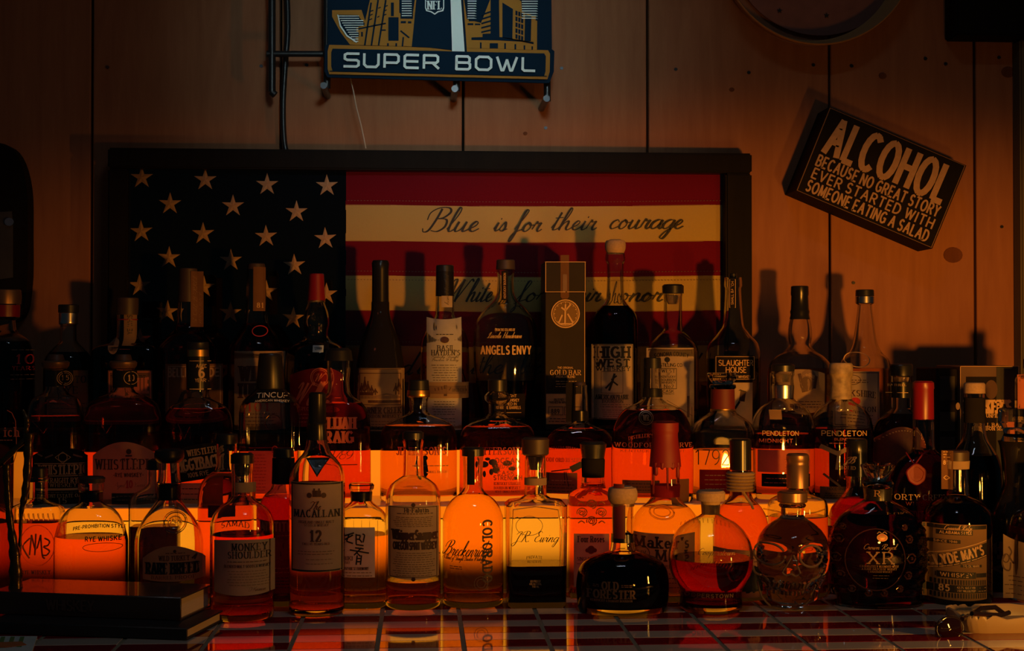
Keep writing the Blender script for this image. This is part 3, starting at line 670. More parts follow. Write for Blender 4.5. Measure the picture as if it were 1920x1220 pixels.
def star(px, py, r, parent):
    x, z = W(px, py, YF); rr = r / FX * YF; V = [(x, YF - .0045, z)]; t = random.uniform(-.04, .04)
    for k in range(10):
        a = math.pi / 2 + k * math.pi / 5 + t; q = rr if k % 2 == 0 else rr * .36
        V.append((x + q * math.cos(a), YF - (.0013 if k % 2 == 0 else .0018), z + q * math.sin(a)))
    V += [(v[0], YF + .0005, v[2]) for v in V[1:]]
    F = [(0, k + 1, (k + 1) % 10 + 1) for k in range(10)] + [(k + 1, k + 11, (k + 1) % 10 + 11, (k + 1) % 10 + 1) for k in range(10)]
    obj('embroidered_star', (V, F), cl_s, parent)
for (px, py) in ((266, 333), (385, 337), (501, 346), (613, 348), (319, 382), (437, 386), (556, 397), (265, 434), (381, 438), (499, 443), (610, 447), (317, 483), (433, 488), (552, 497),
                 (262, 535), (382, 538), (499, 546), (612, 551), (314, 584), (432, 586), (550, 596), (263, 636), (382, 640), (499, 646), (612, 652), (314, 686), (430, 690), (550, 697), (264, 738), (383, 742), (500, 748), (612, 752)):
    star(px, py, 21.5, fl)
pane = box('glass_pane', ix0, ix1, 2.512, 2.515, fz0 + .001, iz1 - .001, thin_glass('picture_glass', (.97, .97, .97), (.9, .9, .9)), fl)

# ---------------------------------------------------------------- cardboard-and-neon football sign
YS = 2.46
navy = princ('navy_sign_print', (0.006, 0.020, 0.040), .8, spec=.05); ogold = princ('ochre_sign_print', (0.42, 0.19, 0.035), .8, spec=.05)
pwhite = princ('pale_sign_print', (0.80, 0.92, 0.88), .8, spec=.05)
ns = thing('hanging_sports_sign', 'navy and gold hanging sign with white lettering above the framed flag', 'sign')
def lay(name, pts, mat, lv, th=.0015): return poly(name, pts, YS - lv * .0016, mat, ns, th)
def sgn(x, y): return x / 4.174 + 600, y / 4.174           # from the detail view of the sign
lay('backing_plate', [sgn(*p) for p in [(60, 345), (60, -200), (1810, -200), (1815, 385), (1835, 400), (1830, 560), (1795, 650), (60, 605), (35, 560), (38, 360)]], navy, 0, .004)
lay('gold_border', [sgn(*p) for p in [(72, 350), (1785, 393), (1800, 420), (1798, 560), (1780, 620), (72, 580), (60, 540), (60, 400)]], ogold, 1)
lay('lettering_panel', [sgn(*p) for p in [(98, 380), (1755, 418), (1768, 440), (1765, 560), (1755, 592), (98, 553), (88, 520), (88, 410)]], navy, 2)
lay('stripe', [sgn(*p) for p in [(75, 562), (1775, 602), (1772, 620), (75, 580)]], ogold, 3)
lay('stripe', [sgn(*p) for p in [(75, 553), (1775, 593), (1775, 598), (75, 558)]], navy, 3)
# skyline
lay('skyline', [sgn(*p) for p in [(95, 80), (325, 78), (352, 160), (350, 210), (285, 205), (285, 250), (300, 255), (300, 285), (276, 285), (276, 310), (288, 340), (235, 350), (160, 250), (95, 130)]], ogold, 1)
lay('skyline', [sgn(*p) for p in [(240, 350), (285, 205), (350, 180), (390, 0), (400, -120), (620, -120), (620, 100), (720, 150), (760, -120), (1110, -120), (1150, 150), (1260, 180), (1330, 0), (1420, -100), (1560, 0), (1700, 100), (1698, 390)]], ogold, 1.6)
lay('scroll_panel', [sgn(*p) for p in [(135, 115), (300, 118), (318, 150), (348, 180), (348, 195), (285, 212), (285, 252), (305, 256), (303, 286), (278, 290), (290, 335), (225, 290), (170, 225)]], navy, 2.4)
for i, y in enumerate(range(122, 330, 18)):
    xl = 140 + max(0, (y - 122)) * .62; xr = 305 if y < 150 else (340 if y < 200 else 300)
    if xr > xl + 12: lay('scroll_line', [sgn(xl, y), sgn(xr, y), sgn(xr, y + 6), sgn(xl, y + 6)], pwhite, 3.2)
lay('scroll_edge', [sgn(*p) for p in [(135, 115), (143, 115), (165, 200), (215, 275), (290, 325), (285, 335), (207, 283), (155, 205)]], pwhite, 3.4)
for (a, b, c, d) in ((630, -60, 728, 145), (1145, -60, 1235, 165), (1570, -40, 1715, 160)):
    lay('scroll_panel', [sgn(a, b), sgn(c, b), sgn(c, d), sgn(a + (20 if a > 700 else 0), d)], navy, 2.4)
    y = b + 8
    while y < d - 8: lay('scroll_line', [sgn(a + 10, y), sgn(c - 10 - (0 if a < 700 else max(0, y) * .15), y), sgn(c - 10, y + 6), sgn(a + 10, y + 6)], pwhite, 3.2); y += 19
# stadium bars, posts and blocks
for (x0, y0, x1, y1, t) in ((400, 20, 350, 355, 13), (455, 0, 402, 355, 13), (515, 0, 458, 355, 13), (300, 225, 515, 182, 10), (630, 240, 698, 295, 12), (480, 235, 515, 235, 9), (652, 290, 645, 362, 12), (395, 88, 418, 80, 7), (390, 120, 412, 110, 7), (385, 155, 408, 145, 7), (455, 65, 475, 55, 7), (448, 135, 465, 125, 7), (510, 50, 530, 42, 7), (505, 85, 522, 75, 7), (500, 118, 520, 110, 7)):
    dx, dy = x1 - x0, y1 - y0; d = math.hypot(dx, dy); nx, ny = -dy / d * t / 2, dx / d * t / 2
    lay('skyline_bar', [sgn(x0 + nx, y0 + ny), sgn(x1 + nx, y1 + ny), sgn(x1 - nx, y1 - ny), sgn(x0 - nx, y0 - ny)], navy, 2.4)
for (a, b, c, d) in ((535, 135, 615, 318), (555, 20, 578, 125), (525, 338, 538, 360), (590, 338, 603, 362), (322, 250, 335, 285), (632, 165, 672, 181), (688, 167, 715, 182), (1155, 182, 1200, 196), (1212, 184, 1255, 196),
                     (1252, 332, 1265, 378), (1328, 338, 1393, 378), (1442, 338, 1455, 382), (1522, 345, 1535, 386), (1594, 355, 1606, 388), (1655, 362, 1667, 388)):
    lay('skyline_block', [sgn(a, b), sgn(c, b), sgn(c, d), sgn(a, d)], navy, 2.4)
lay('centre_tower', [sgn(*p) for p in [(765, -120), (1030, -120), (1032, 398), (1020, 390), (860, 372), (718, 366)]], navy, 2.4)
lay('white_pillar', [sgn(*p) for p in [(1018, -120), (1095, -120), (1132, 402), (1034, 400)]], pwhite, 2.8)
lay('tower_edge', [sgn(*p) for p in [(1095, -120), (1113, -120), (1150, 403), (1133, 402)]], navy, 2.8)
lay('building', [sgn(*p) for p in [(1335, -60), (1400, -60), (1405, 290), (1500, 300), (1672, 345), (1672, 330), (1400, 315), (1185, 312), (1185, 293), (1272, 290), (1272, 265), (1335, 262)]], navy, 2.4)
lay('building', [sgn(*p) for p in [(1428, 20), (1510, 70), (1505, 305), (1428, 295)]], navy, 2.4)
lay('building', [sgn(*p) for p in [(1518, 68), (1690, 130), (1672, 325), (1510, 305)]], ogold, 2.6)
lay('building', [sgn(*p) for p in [(1605, 110), (1655, 128), (1650, 322), (1600, 318)]], navy, 3)
for i in range(3):
    for j in range(5): lay('window', [sgn(1530 + i * 22, 82 + j * 46 + i * 7), sgn(1547 + i * 22, 88 + j * 46 + i * 7), sgn(1546 + i * 22, 122 + j * 46 + i * 7), sgn(1529 + i * 22, 116 + j * 46 + i * 7)], navy, 3)
for j in range(5): lay('step', [sgn(1262, 110 + j * 34), sgn(1335, 85 + j * 36), sgn(1335, 97 + j * 36), sgn(1262, 122 + j * 34)], navy, 3)
lay('shield', [sgn(*p) for p in [(822, -60), (972, -60), (972, 60), (965, 85), (925, 95), (898, 114), (868, 95), (830, 85), (822, 60)]], pwhite, 3.4)
lay('shield_field', [sgn(*p) for p in [(830, -52), (964, -52), (964, 58), (955, 78), (920, 86), (898, 104), (872, 86), (838, 78), (830, 58)]], navy, 4)
sp = Print(lambda x, z: YS - .0090, YS - .008, ns, .0006)
pts = []
for wd, cx_, w_ in (("SUPER", 733.5, 181), ("BOWL", 929, 150)):
    sp.text(wd, cx_, 0, w_, 28, 'sign', 'bold', wt=.2) if False else None
M['sign'] = pwhite
SQ = {'S': (.9, "~.95,1 .2,1 .04,.9 .04,.6 .2,.5 .8,.5 .94,.4 .94,.12 .8,0 0,0"), 'U': (.92, "0,1 0,.2 .16,0 .76,0 .92,.2 .92,1"), 'P': (.9, "0,0 0,1 .78,1 .9,.86 .9,.5 .78,.36 0,.36"),
      'E': (.85, ".88,1 .12,1 0,.88 0,.12 .12,0 .88,0;.05,.5 .85,.5"), 'R': (.92, "0,0 0,1 .78,1 .9,.88 .9,.54 .78,.42 0,.42;.55,.42 .95,0"), 'B': (.9, "0,0 0,1 .74,1 .86,.88 .86,.62 .76,.52 0,.52;.76,.52 .9,.4 .9,.12 .78,0 0,0"),
      'O': (1.0, ".2,0 .8,0 1,.2 1,.8 .8,1 .2,1 0,.8 0,.2 .2,0 .3,0"), 'W': (1.3, "0,1 .3,0 .42,0 .65,.8 .88,0 1.0,0 1.3,1"), 'L': (.75, "0,1 0,.12 .12,0 .8,0")}
for k, v in SQ.items():
    UP[k + '!'] = (v[0], v[1].replace('~', ''))
def squaretext(word, cx_, cy_, w_, h_, slope):
    saved = {c: UP[c] for c in set(word)}
    for c in set(word): UP[c] = UP[c + '!']; _gc.pop((c, False), None)
    sp.add('sign', textpx(word, cx_, cy_, w_, h_, 'bold', rot=-slope, wt=.2))
    for c in saved: UP[c] = saved[c]; _gc.pop((c, False), None)
squaretext("SUPER", 733.5, 114.5, 181, 24, 1.3); sp.flush('lettering'); squaretext("BOWL", 928.5, 119.5, 150, 24, 1.3); sp.flush('lettering')
sp.text("NFL", 815, 10, 28, 15, 'sign', 'serif', wt=.2)
sp.flush('lettering')
# hanging frame of black bars behind the plate, with pegs and cable
bl = M['black']
def bar(name, p, q, Y, r, parent, mat=bl): 
    a, b = W(*p, Y), W(*q, Y); return tube(name, [(a[0], Y, a[1]), (b[0], Y, b[1])], r, mat, parent, 8)
bar('crossbar', (500, 101), (615, 101), 2.50, .0055, ns); bar('side_post', (510, -60), (510, 172), 2.50, .0065, ns)
bar('side_post', (509, 172), (516, 178), 2.50, .0065, ns)
for (px, y0, y1) in ((613, -60, 166), (856, 140, 172), (1026, -60, 190)):
    bar('hanger_bar', (px, y0), (px, y1), 2.485, .0062, ns)
    x, z = W(px - 4, y1, 2.485); tube('support_peg', [(x, 2.455, z), (x, YW, z)], .006, M['steel'], ns, 10)
tag(tube('power_cable', [(*(W(px, py, 2.535)[0], 2.535), W(px, py, 2.535)[1]) for px, py in smoothpts([(536, -60), (540, 50), (535, 120), (531, 200), (533, 262), (538, 290)], 5)], .0048, M['black']), 'thick black cable hanging down the planks beside the sports sign', 'cable')
cordm = princ('pale_twine', (.55, .40, .28), .8)
tag(tube('pull_cord', [(*(W(px, py, 2.50)[0], 2.50), W(px, py, 2.50)[1]) for px, py in smoothpts([(655, 140), (662, 168), (668, 200), (677, 235), (686, 278)], 4)], .0011, cordm), 'thin pale twine hanging from the sports sign to the frame', 'cord')

# ---------------------------------------------------------------- box sign
YB = 2.485
bs = thing('wooden_box_sign', 'tilted dark wooden box sign with four lines of tan lettering', 'sign')
TL, TR, BR, BL = (1555, 200), (1812, 310), (1748, 466), (1492, 357)
poly('box_body', [TL, TR, BR, BL], YB, darkwood, bs, YW - YB - .001)
ex = (257 / 279.5, 110 / 279.5); ey = (63.5 / 169.5, -156.5 / 169.5)     # right and up in the face of the sign
edge = princ('worn_wood_edge', (.22, .11, .05), .6)
for (a, b) in ((TL, TR), (TR, BR), (BR, BL), (BL, TL)):
    c_ = ((TL[0] + BR[0]) / 2, (TL[1] + BR[1]) / 2); f = lambda p, k: (p[0] + (c_[0] - p[0]) * k, p[1] + (c_[1] - p[1]) * k)
    poly('edge_trim', [f(a, .012), f(b, .012), f(b, .022), f(a, .022)], YB - .0006, edge, bs, .0006)
M['tanpr'] = princ('tan_sign_paint', (.42, .25, .13), .6, noise=.25, scale=150)
bp = Print(lambda x, z: YB, YB, bs, .0011)
def bst(s, a0, a1, b0, b1, wt):
    """b measured down from the top edge, both 0..1"""
    a, b = (a0 + a1) / 2, (b0 + b1) / 2
    cx_ = TL[0] + 257 * a - 63.5 * b; cy_ = TL[1] + 110 * a + 156.5 * b
    bp.add('tanpr', textpx(s, cx_, cy_, 279.5 * (a1 - a0), 169 * (b1 - b0), 'bold', rot=-23.2, wt=wt)); bp.flush('lettering')
bst("ALCOHOL", .06, .955, .085, .49, .17); bst("BECAUSE NO GREAT STORY", .055, .95, .535, .655, .17); bst("EVER STARTED WITH", .06, .945, .69, .80, .17); bst("SOMEONE EATING A SALAD", .055, .945, .835, .955, .17)
bp.flush('lettering')

# ---------------------------------------------------------------- round tray on the wall
cxp, cyp, rp = 1535, -103, 191
x, z = W(cxp, cyp, 2.50); rr = rp / FX * 2.50
tr = thing('round_tray', 'round brown metal tray hanging at the top of the planks', 'tray'); 
bm = bmesh.new(); prof = [(rr * .90, 2.550), (rr * .93, 2.546), (rr * .975, 2.505), (rr * .99, 2.500), (rr, 2.502), (rr, 2.508), (rr * .985, 2.512), (rr * .94, 2.552)]
V = []; F = []; N = 96
for (r_, y_) in prof: V += [(x + r_ * math.cos(2 * math.pi * k / N), y_, z + r_ * math.sin(2 * math.pi * k / N)) for k in range(N)]
for i in range(len(prof)):
    for k in range(N): j = (i + 1) % len(prof); F.append((i * N + k, i * N + (k + 1) % N, j * N + (k + 1) % N, j * N + k))
bm.free()
traym = princ('brown_tin', (.50, .26, .10), .35)
obj('rim', (V, F), traym, tr, 50)
disc('tray_face', cxp - .2, cyp - .8, 2.554, rr * .935, rr * .935, .003, princ('russet_tin', (.26, .10, .07), .6, noise=.3), tr, 96)
for px, py in ((1462, 20), (1550, 29)):
    x_, z_ = W(px, py, 2.549); obj('star_mark', ([(x_ + (.006 if k % 2 == 0 else .0022) * math.cos(k * math.pi / 5 + .3), 2.549, z_ + (.006 if k % 2 == 0 else .0022) * math.sin(k * math.pi / 5 + .3)) for k in range(10)], [tuple(range(10))]), M['ink'], tr)
# dark picture frame with a round mirror at the left edge
pf = thing('small_picture_frame', 'dark rounded picture frame on the planks left of the flag', 'picture frame')
P = smoothpts([(-60, 275), (0, 268), (32, 290), (50, 350), (52, 440), (50, 540), (30, 600), (-60, 610)], 4)
poly('frame_border', P, 2.52, darkwood, pf, .038)
poly('picture_panel', [(-50, 400), (22, 396), (24, 420), (24, 520), (-50, 530)], 2.518, princ('dim_print', (.05, .05, .05), .4, noise=.5, scale=30), pf, .003)
disc('round_button', 18, 416, 2.516, .008, .007, .003, M['silver'], pf, 16)

# ================================================================ BOTTLES: top step
G3 = 'bottles on the top step of the lit shelf'
def B3(label, cx, prof, liq=None, lq='dark', Y=2.405, group=G3, **k): return Bottle(label, cx, prof, Y=Y, z0=Z2, liq=liq, lq=lq, group=group, **k)
b = B3('tall bottle with red neck band, cut off at the picture edge', 8, [(570, 28), (595, 27), (600, 20), (618, 22), (640, 46), (690, 56), (805, 56)], 640)
b.cap([(543, 30), (556, 31), (570, 30)], 'copper').band(572, 594, 'redcap'); b.pr.text('10', 40, 673, 26, 17, 'rprint', 'serif').text('YEARS', 38, 690, 32, 7, 'rprint', 'serif').fine(18, 655, 56, 655, 1, 'faint').fine(18, 702, 56, 710, 2, 'faint'); b.done()
b = B3('round-shouldered bottle with black cap and russet label near the frame corner', 128, [(586, 17), (607, 17), (610, 15), (638, 16), (652, 28), (672, 43), (700, 46), (804, 45)], 660)
b.cap([(571, 19), (586, 19)]).band(587, 608, 'silver'); p = b.label(84, 694, 172, 790, 'brownp'); p.text('TEMPLETON', 128, 711, 78, 13, 'ink', 'serif').text('RYE', 128, 731, 34, 13, 'ink', 'serif').text('4 YEARS', 128, 746, 32, 5, 'ink', 'serif').fine(92, 756, 164, 782, 4, 'ink'); b.done()
b = B3('square-shouldered bottle with a paper strip over its neck and red-orange label', 238, [(590, 19), (600, 19), (630, 20), (640, 26, .9, 2), (648, 52, .7, 3.5), (656, 62, .65, 5), (700, 63, .65, 5), (804, 62, .65, 5)], 650, dr=.9)
b.cap([(558, 21), (575, 21), (590, 20)], 'dkwood', 'cap').band(598, 600, 'redcap'); p = b.label(228, 560, 250, 648, 'greyp', name='neck_strip'); p.text('RYE WHISKEY', 239, 602, 62, 8, 'ink', 'sans', rot=90)
p = b.label(203, 694, 285, 795, 'brownp'); p.frame(205, 696, 283, 790, 2, 'oprint').text('PIKESVILLE', 246, 722, 70, 26, 'oprint', 'bold', wt=.2).text('RYE', 268, 748, 22, 11, 'oprint', 'serif').text('STRAIGHT RYE', 246, 770, 66, 8, 'ink', 'serif').fine(208, 703, 280, 706, 2, 'ink')
b.pr.disc(212, 648, 10, 'faint', 16); b.done()
b = B3('bottle with long paper neck seal and horse-print label beside the flag stars', 352, [(566, 19), (604, 21), (615, 24), (632, 42), (652, 55), (690, 57), (804, 57)], 606, lq='red', glass='glass')
b.cap([(503, 17), (566, 19)], 'dkwood', 'foil_cap'); p = b.label(352, 506, 374, 612, 'brownp', name='neck_seal'); p.text('SINGLE BARREL', 359, 560, 90, 6, 'tanpr', 'script', rot=90).text('HAND MADE', 368, 575, 60, 5, 'tanpr', 'script', rot=90)
p = b.label(309, 682, 412, 798, 'brownp'); p.text('BELLE MEADE', 360, 698, 92, 15, 'tanpr', 'bold').frame(314, 686, 408, 794, 1.5, 'tanpr').line([(330, 770), (345, 735), (372, 728), (388, 745), (392, 770)], 7, 'ink').line([(372, 728), (384, 714)], 8, 'ink').line([(345, 735), (338, 775)], 4, 'ink').fine(320, 780, 400, 788, 2, 'ink'); b.done()
b = B3('large tapered-neck bottle with red liquor line and cream label', 480, [(505, 17), (530, 18), (600, 22), (607, 24), (625, 36), (650, 49), (670, 53), (804, 54)], 606, lq='red')
b.cap([(494, 16), (506, 17)], 'dkwood'); p = b.label(471, 498, 493, 582, 'brownp', name='neck_seal', arch=0); p.text('81', 484, 571, 12, 9, 'gprint', 'serif')
p = b.label(438, 658, 531, 806, 'tan'); p.text('WILD', 480, 700, 66, 26, 'brown', 'serif', wt=.26).text('TURKEY', 485, 732, 84, 26, 'brown', 'serif', wt=.26).text('101', 484, 762, 40, 16, 'rprint', 'serif').fine(446, 775, 522, 795, 4, 'brown')
b.pr.ring(485, 620, 14, 1.5, 'rprint', 10); b.done()
b = B3('bulb-necked bottle with red foil cap and wine-red script label', 593, [(562, 15), (570, 17), (588, 23), (605, 25), (625, 22), (635, 25), (648, 46), (665, 57), (700, 60), (804, 56)], 655, lq='dark')
b.cap([(513, 14), (535, 15), (563, 17)], 'redcap', 'foil_cap').band(563, 566, 'goldm', 'gold_band'); p = b.label(542, 690, 652, 800, 'redp', arch=14); p.text('Weller', 585, 738, 60, 42, 'oprint', 'script', rot=0, wt=.1).ring(600, 707, 17, 1.8, 'oprint').ring(600, 707, 14, 1, 'oprint').text('W', 600, 707, 16, 14, 'oprint', 'script', wt=.15).text('SPECIAL RESERVE', 592, 766, 60, 6, 'oprint', 'serif').fine(555, 776, 640, 790, 3, 'oprint')
b.label(586, 647, 606, 660, 'bluep', name='price_sticker').text('12999', 596, 653, 14, 5, 'ink'); b.done()
b = B3('tall black wine-shaped bottle with a lake-scene label', 713, [(566, 17), (578, 17), (592, 19), (620, 29), (655, 40), (690, 45), (730, 46), (818, 46)], glass='dkglass', base=False)
b.cap([(488, 15), (494, 16.5), (505, 15.5), (567, 16)], 'foil', 'foil_cap'); p = b.label(668, 690, 758, 812, 'tan')
p.frame(669, 691, 757, 811, 1.2, 'brown').frame(673, 699, 752, 759, 1.2, 'brown').text('GARNER CREEK', 713, 769, 78, 11, 'brown', 'serif').text('BOURBON WHISKEY', 713, 780, 72, 6, 'brown', 'serif').fine(676, 789, 750, 801, 3, 'faint')
for i, (x, h) in enumerate(((678, 22), (684, 34), (690, 26), (697, 18), (704, 12), (742, 22), (748, 30))): p.line([(x, 740), (x, 740 - h)], 2, 'brown').line([(x - 4, 740 - h * .3), (x, 740 - h * .8), (x + 4, 740 - h * .3)], 2.4, 'brown')
p.rect(674, 742, 751, 747, 'faint').rect(690, 750, 751, 755, 'brown').rect(674, 735, 700, 741, 'brown').line([(700, 744), (725, 738), (751, 744)], 3, 'faint'); b.done()
b = B3('bottle wearing a long curled paper bib with belt-like brown band', 834, [(509, 16), (560, 17), (590, 18), (600, 22), (622, 38), (645, 45), (700, 46), (804, 46)], 660, lq='amber', Y=2.412)
b.cap([(497, 16.5), (509, 17)]).band(509, 555, 'foil', 'foil_band'); p = b.label(828, 509, 849, 575, 'cream', name='neck_strip'); p.text('hand bottled', 838, 542, 56, 8, 'ink', 'script', rot=90)
p = b.label(800, 598, 866, 806, 'white', name='paper_bib', off=.0016, arch=-5); p.fine(816, 626, 852, 626, 1, 'ink').disc(834, 637, 8, 'brown', 6).text('BASIL', 836, 652, 32, 9, 'ink', 'serif').text("HAYDEN'S", 836, 661, 54, 9, 'ink', 'serif').text('Kentucky Straight', 835, 668, 50, 5, 'ink', 'script').text('Bourbon Whiskey', 835, 674, 50, 5, 'ink', 'script').fine(809, 684, 860, 712, 7, 'ink', .9).fine(809, 752, 858, 776, 6, 'ink', .9).fine(822, 784, 856, 796, 3, 'ink', .9)
p = b.label(800, 716, 880, 746, 'tan', name='belt_band', off=.003); p.rect(801, 723, 879, 738, 'faint').line([(815, 730), (835, 726), (852, 731)], 6, 'brown').line([(835, 722), (835, 742)], 6, 'brown').text('BATCH 8', 862, 731, 28, 5, 'ink', 'serif'); b.done()
b = B3('oval clear bottle with white lettering in front of the flag script', 948, [(505, 17, 1), (513, 16.5, 1), (520, 15, 1), (545, 16, 1), (560, 21, .9), (580, 40, .6), (605, 56, .5), (640, 61, .5), (680, 60, .5), (740, 52, .5), (804, 46, .5)], 713, lq='dark', Y=2.40)
b.cap([(487, 17), (505, 18)], 'dkwood'); b.label(941, 507, 953, 562, 'blackp', name='neck_strip').text('KENTUCKY BOURBON', 947, 535, 48, 4, 'gprint', 'sans', rot=90)
b.pr.text('FROM THE CELLARS OF', 947, 618, 38, 4.5, 'gprint').text('Lincoln Henderson', 947, 628, 64, 11, 'gprint', 'script', wt=.12).text('ANGELS ENVY', 949, 656, 96, 15, 'gprint', 'bold', wt=.18)
p = b.label(918, 738, 985, 800, 'blackp'); p.text('STRAIGHT', 952, 742, 34, 5, 'gprint').text('BOURBON WHISKEY', 952, 750, 44, 5, 'gprint').text('FINISHED IN', 952, 757, 34, 5, 'gprint').text('PORT WINE BARRELS', 952, 764, 50, 5, 'gprint').rect(930, 773, 978, 774, 'gprint').fine(930, 786, 980, 790, 2, 'gprint')
for k in range(9):
    x = 955 + (k - 4) * 9
    b.relief('wing_feather', [(x, 710 - abs(k - 4) * 2), (x + (k - 4) * .6, 690), (x + (k - 4) * 1.8, 668)], .0006, 'glass')
b.done()
# box
bx = thing('whiskey_gift_box', 'tall dark gift box with a round gold coin emblem', 'box'); Yb = 2.365
xa, zt = W(1022, 490, Yb); xb, _ = W(1098, 490, Yb); zl = W(1060, 547, Yb)[1]
carton = princ('dark_printed_carton', (.020, .014, .010), .6, noise=.3, spec=.2)
box('box_body', xa, xb, Yb, Yb + .075, Z2, zl - .0006, carton, bx, .0012, 1); box('lid', xa - .0006, xb + .0006, Yb - .0006, Yb + .0756, zl + .0003, zt, carton, bx, .0012, 1)
gp = Print(lambda x, z: Yb - .0006, Yb, bx, .0006)
for pts in ([(1022, 491), (1098, 491)], [(1022, 547), (1098, 547)], [(1023, 491), (1023, 547)], [(1097, 491), (1097, 547)], [(1096, 548), (1096, 795)]): gp.line(pts, 1.2, 'gprint')
xx, zz = W(1060, 588, Yb); V, F = rings_mesh(xx, 0, [(0, .0235, 1, 2), (.0014, .0235, 1, 2), (.0018, .0225, 1, 2), (.0018, .021, 1, 2), (.0009, .0205, 1, 2)], ns=40)
coin = obj('coin', ([(v[0], Yb - v[2] + .0002, zz + v[1]) for v in V], F), M['bronze'], bx, 30); gp.ring(1060, 588, 26, 2, 'gprint'); gp.ring(1060, 588, 22.5, 1, 'gprint')
for pts in ([(1060, 570), (1059, 606)], [(1052, 576), (1060, 582), (1070, 570)], [(1054, 590), (1047, 606)], [(1064, 588), (1074, 605)], [(1048, 607), (1074, 607)]): gp.line(pts, 3, 'gprint')
for k in range(16): a = k * math.pi / 8; gp.disc(1060 + 20.5 * math.cos(a), 588 + 20.5 * math.sin(a), 1, 'gprint')
gp.text('GOLD BAR', 1060, 698, 58, 9, 'gprint', 'serif').text('THE ORIGINAL', 1060, 689, 30, 3.5, 'gprint').text('PREMIUM BLEND', 1060, 706, 36, 4, 'gprint').fine(1040, 714, 1082, 724, 3, 'gprint', .8)
lb = poly('label', [(1024, 738), (1096, 738), (1096, 795), (1024, 795)], Yb - .0004, M['tan'], bx, .0003); gq = Print(lambda x, z: Yb - .0004, Yb, lb, .0006)
gq.text('BLEND', 1048, 749, 18, 4, 'ink').text('FINISHED IN WINE', 1046, 754, 34, 4, 'ink').text('889', 1041, 771, 16, 9, 'ink', 'serif').frame(1028, 762, 1056, 778, .9, 'ink').frame(1058, 762, 1092, 778, .9, 'ink').fine(1028, 784, 1090, 789, 2, 'ink'); gq.flush(); 
lb2 = poly('paper_seal', [(1051, 478), (1067, 478), (1067, 556), (1064, 560), (1054, 560), (1051, 556)], Yb - .0012, M['brownp'], bx, .0004); gp.rect(1055, 514, 1063, 548, 'faint', 1); gp.off = .0014; gp.flush()
b = B3('tall bottle with pale wooden ball stopper and big block-letter label', 1154, [(475, 18), (487, 19), (494, 16), (520, 15.5), (560, 17), (572, 24), (585, 36), (600, 41), (650, 42), (740, 42), (804, 42)], 574, lq='dark', Y=2.40)
b.cap([(449, 12), (451, 17), (458, 19.5), (466, 19), (474, 16), (476, 15)], 'cork', 'ball_stopper', sm=True); p = b.label(1113, 645, 1188, 786, 'cream')
p.frame(1114, 646, 1187, 785, 1, 'ink').text('HIGH', 1150, 660, 64, 19, 'ink', 'slab', wt=.27).text('WEST', 1150, 680, 64, 13, 'ink', 'slab', wt=.3).text('WHISKEY', 1151, 691, 62, 7, 'ink', 'slab').frame(1128, 696, 1168, 737, 1, 'faint').line([(1142, 732), (1148, 715), (1152, 700)], 4, 'ink').line([(1136, 728), (1148, 714), (1158, 722)], 3, 'ink').line([(1146, 712), (1156, 704)], 3, 'ink').text('AMERICAN PRAIRIE', 1149, 744, 60, 8, 'ink', 'serif').text('BOURBON', 1149, 752, 38, 6, 'ink', 'serif').fine(1118, 758, 1184, 762, 2, 'ink', .8).fine(1130, 768, 1172, 780, 4, 'faint', .8); b.done()
b = B3('round-shouldered clear bottle with black cap and cut-corner cream label', 1262, [(550, 18), (556, 17), (600, 17), (618, 18), (630, 30), (645, 43), (665, 48), (804, 48)], None, Y=2.402)
b.cap([(533, 18), (536, 20), (550, 20)]); b.cap([(552, 14), (563, 12), (570, 9)], 'cork', 'stopper'); p = b.label(1218, 652, 1303, 806, 'cream')
p.frame(1221, 655, 1299, 800, 1, 'brown').text('SONOMA COUNTY', 1260, 667, 62, 7, 'ink', 'sans', arc=4).text('DISTILLING CO.', 1256, 684, 48, 6, 'ink').disc(1251, 674, 5, 'ink').line([(1251, 676), (1251, 682)], 1.4).frame(1238, 690, 1268, 729, 1, 'ink').text('WEST', 1253, 695, 24, 6, 'ink', 'serif').text('OF', 1253, 701, 6, 3, 'ink').text('KENTUCKY', 1253, 706, 26, 4, 'ink').text('BOURBON', 1253, 712, 26, 4, 'ink').text('WHISKEY', 1253, 717, 24, 4, 'ink').text('No2', 1254, 724, 17, 6, 'ink', 'serif').text('CASK', 1253, 733, 20, 5, 'ink').text('STRENGTH', 1253, 738, 20, 2.6, 'ink').line([(1250, 750), (1300, 780)], 1, 'faint').rect(1288, 742, 1293, 782, 'faint', 1); b.done()
b = B3('slender-necked clear bottle with black cleaver label', 1375, [(520, 16), (536, 17), (540, 15), (580, 17), (610, 20), (625, 30), (645, 46), (665, 50), (700, 50), (804, 48)], 672, lq='pale', Y=2.402)
b.cap([(512, 7), (521, 7)], 'black', 'stopper'); b.label(1374, 521, 1387, 577, 'blackp', name='neck_strip').frame(1375, 522, 1386, 576, .8, 'gprint').text('SMALL BATCH', 1380, 548, 44, 4, 'gprint', 'sans', rot=90)
p = b.label(1343, 666, 1418, 713, 'blackp'); p.frame(1345, 668, 1416, 711, .9, 'gprint').text('SLAUGHTER', 1381, 680, 64, 10, 'gprint').text('HOUSE', 1380, 693, 38, 10, 'gprint').text('AMERICAN WHISKEY', 1380, 706, 56, 4.5, 'gprint')
p = b.label(1343, 717, 1412, 806, 'cream', name='lower_label'); p.line([(1386, 730), (1398, 734)], 1.5, 'ink').line([(1390, 752), (1393, 732)], 11, 'brown').line([(1376, 768), (1386, 752)], 4, 'ink').line([(1384, 731), (1400, 735)], 1, 'ink'); b.done()
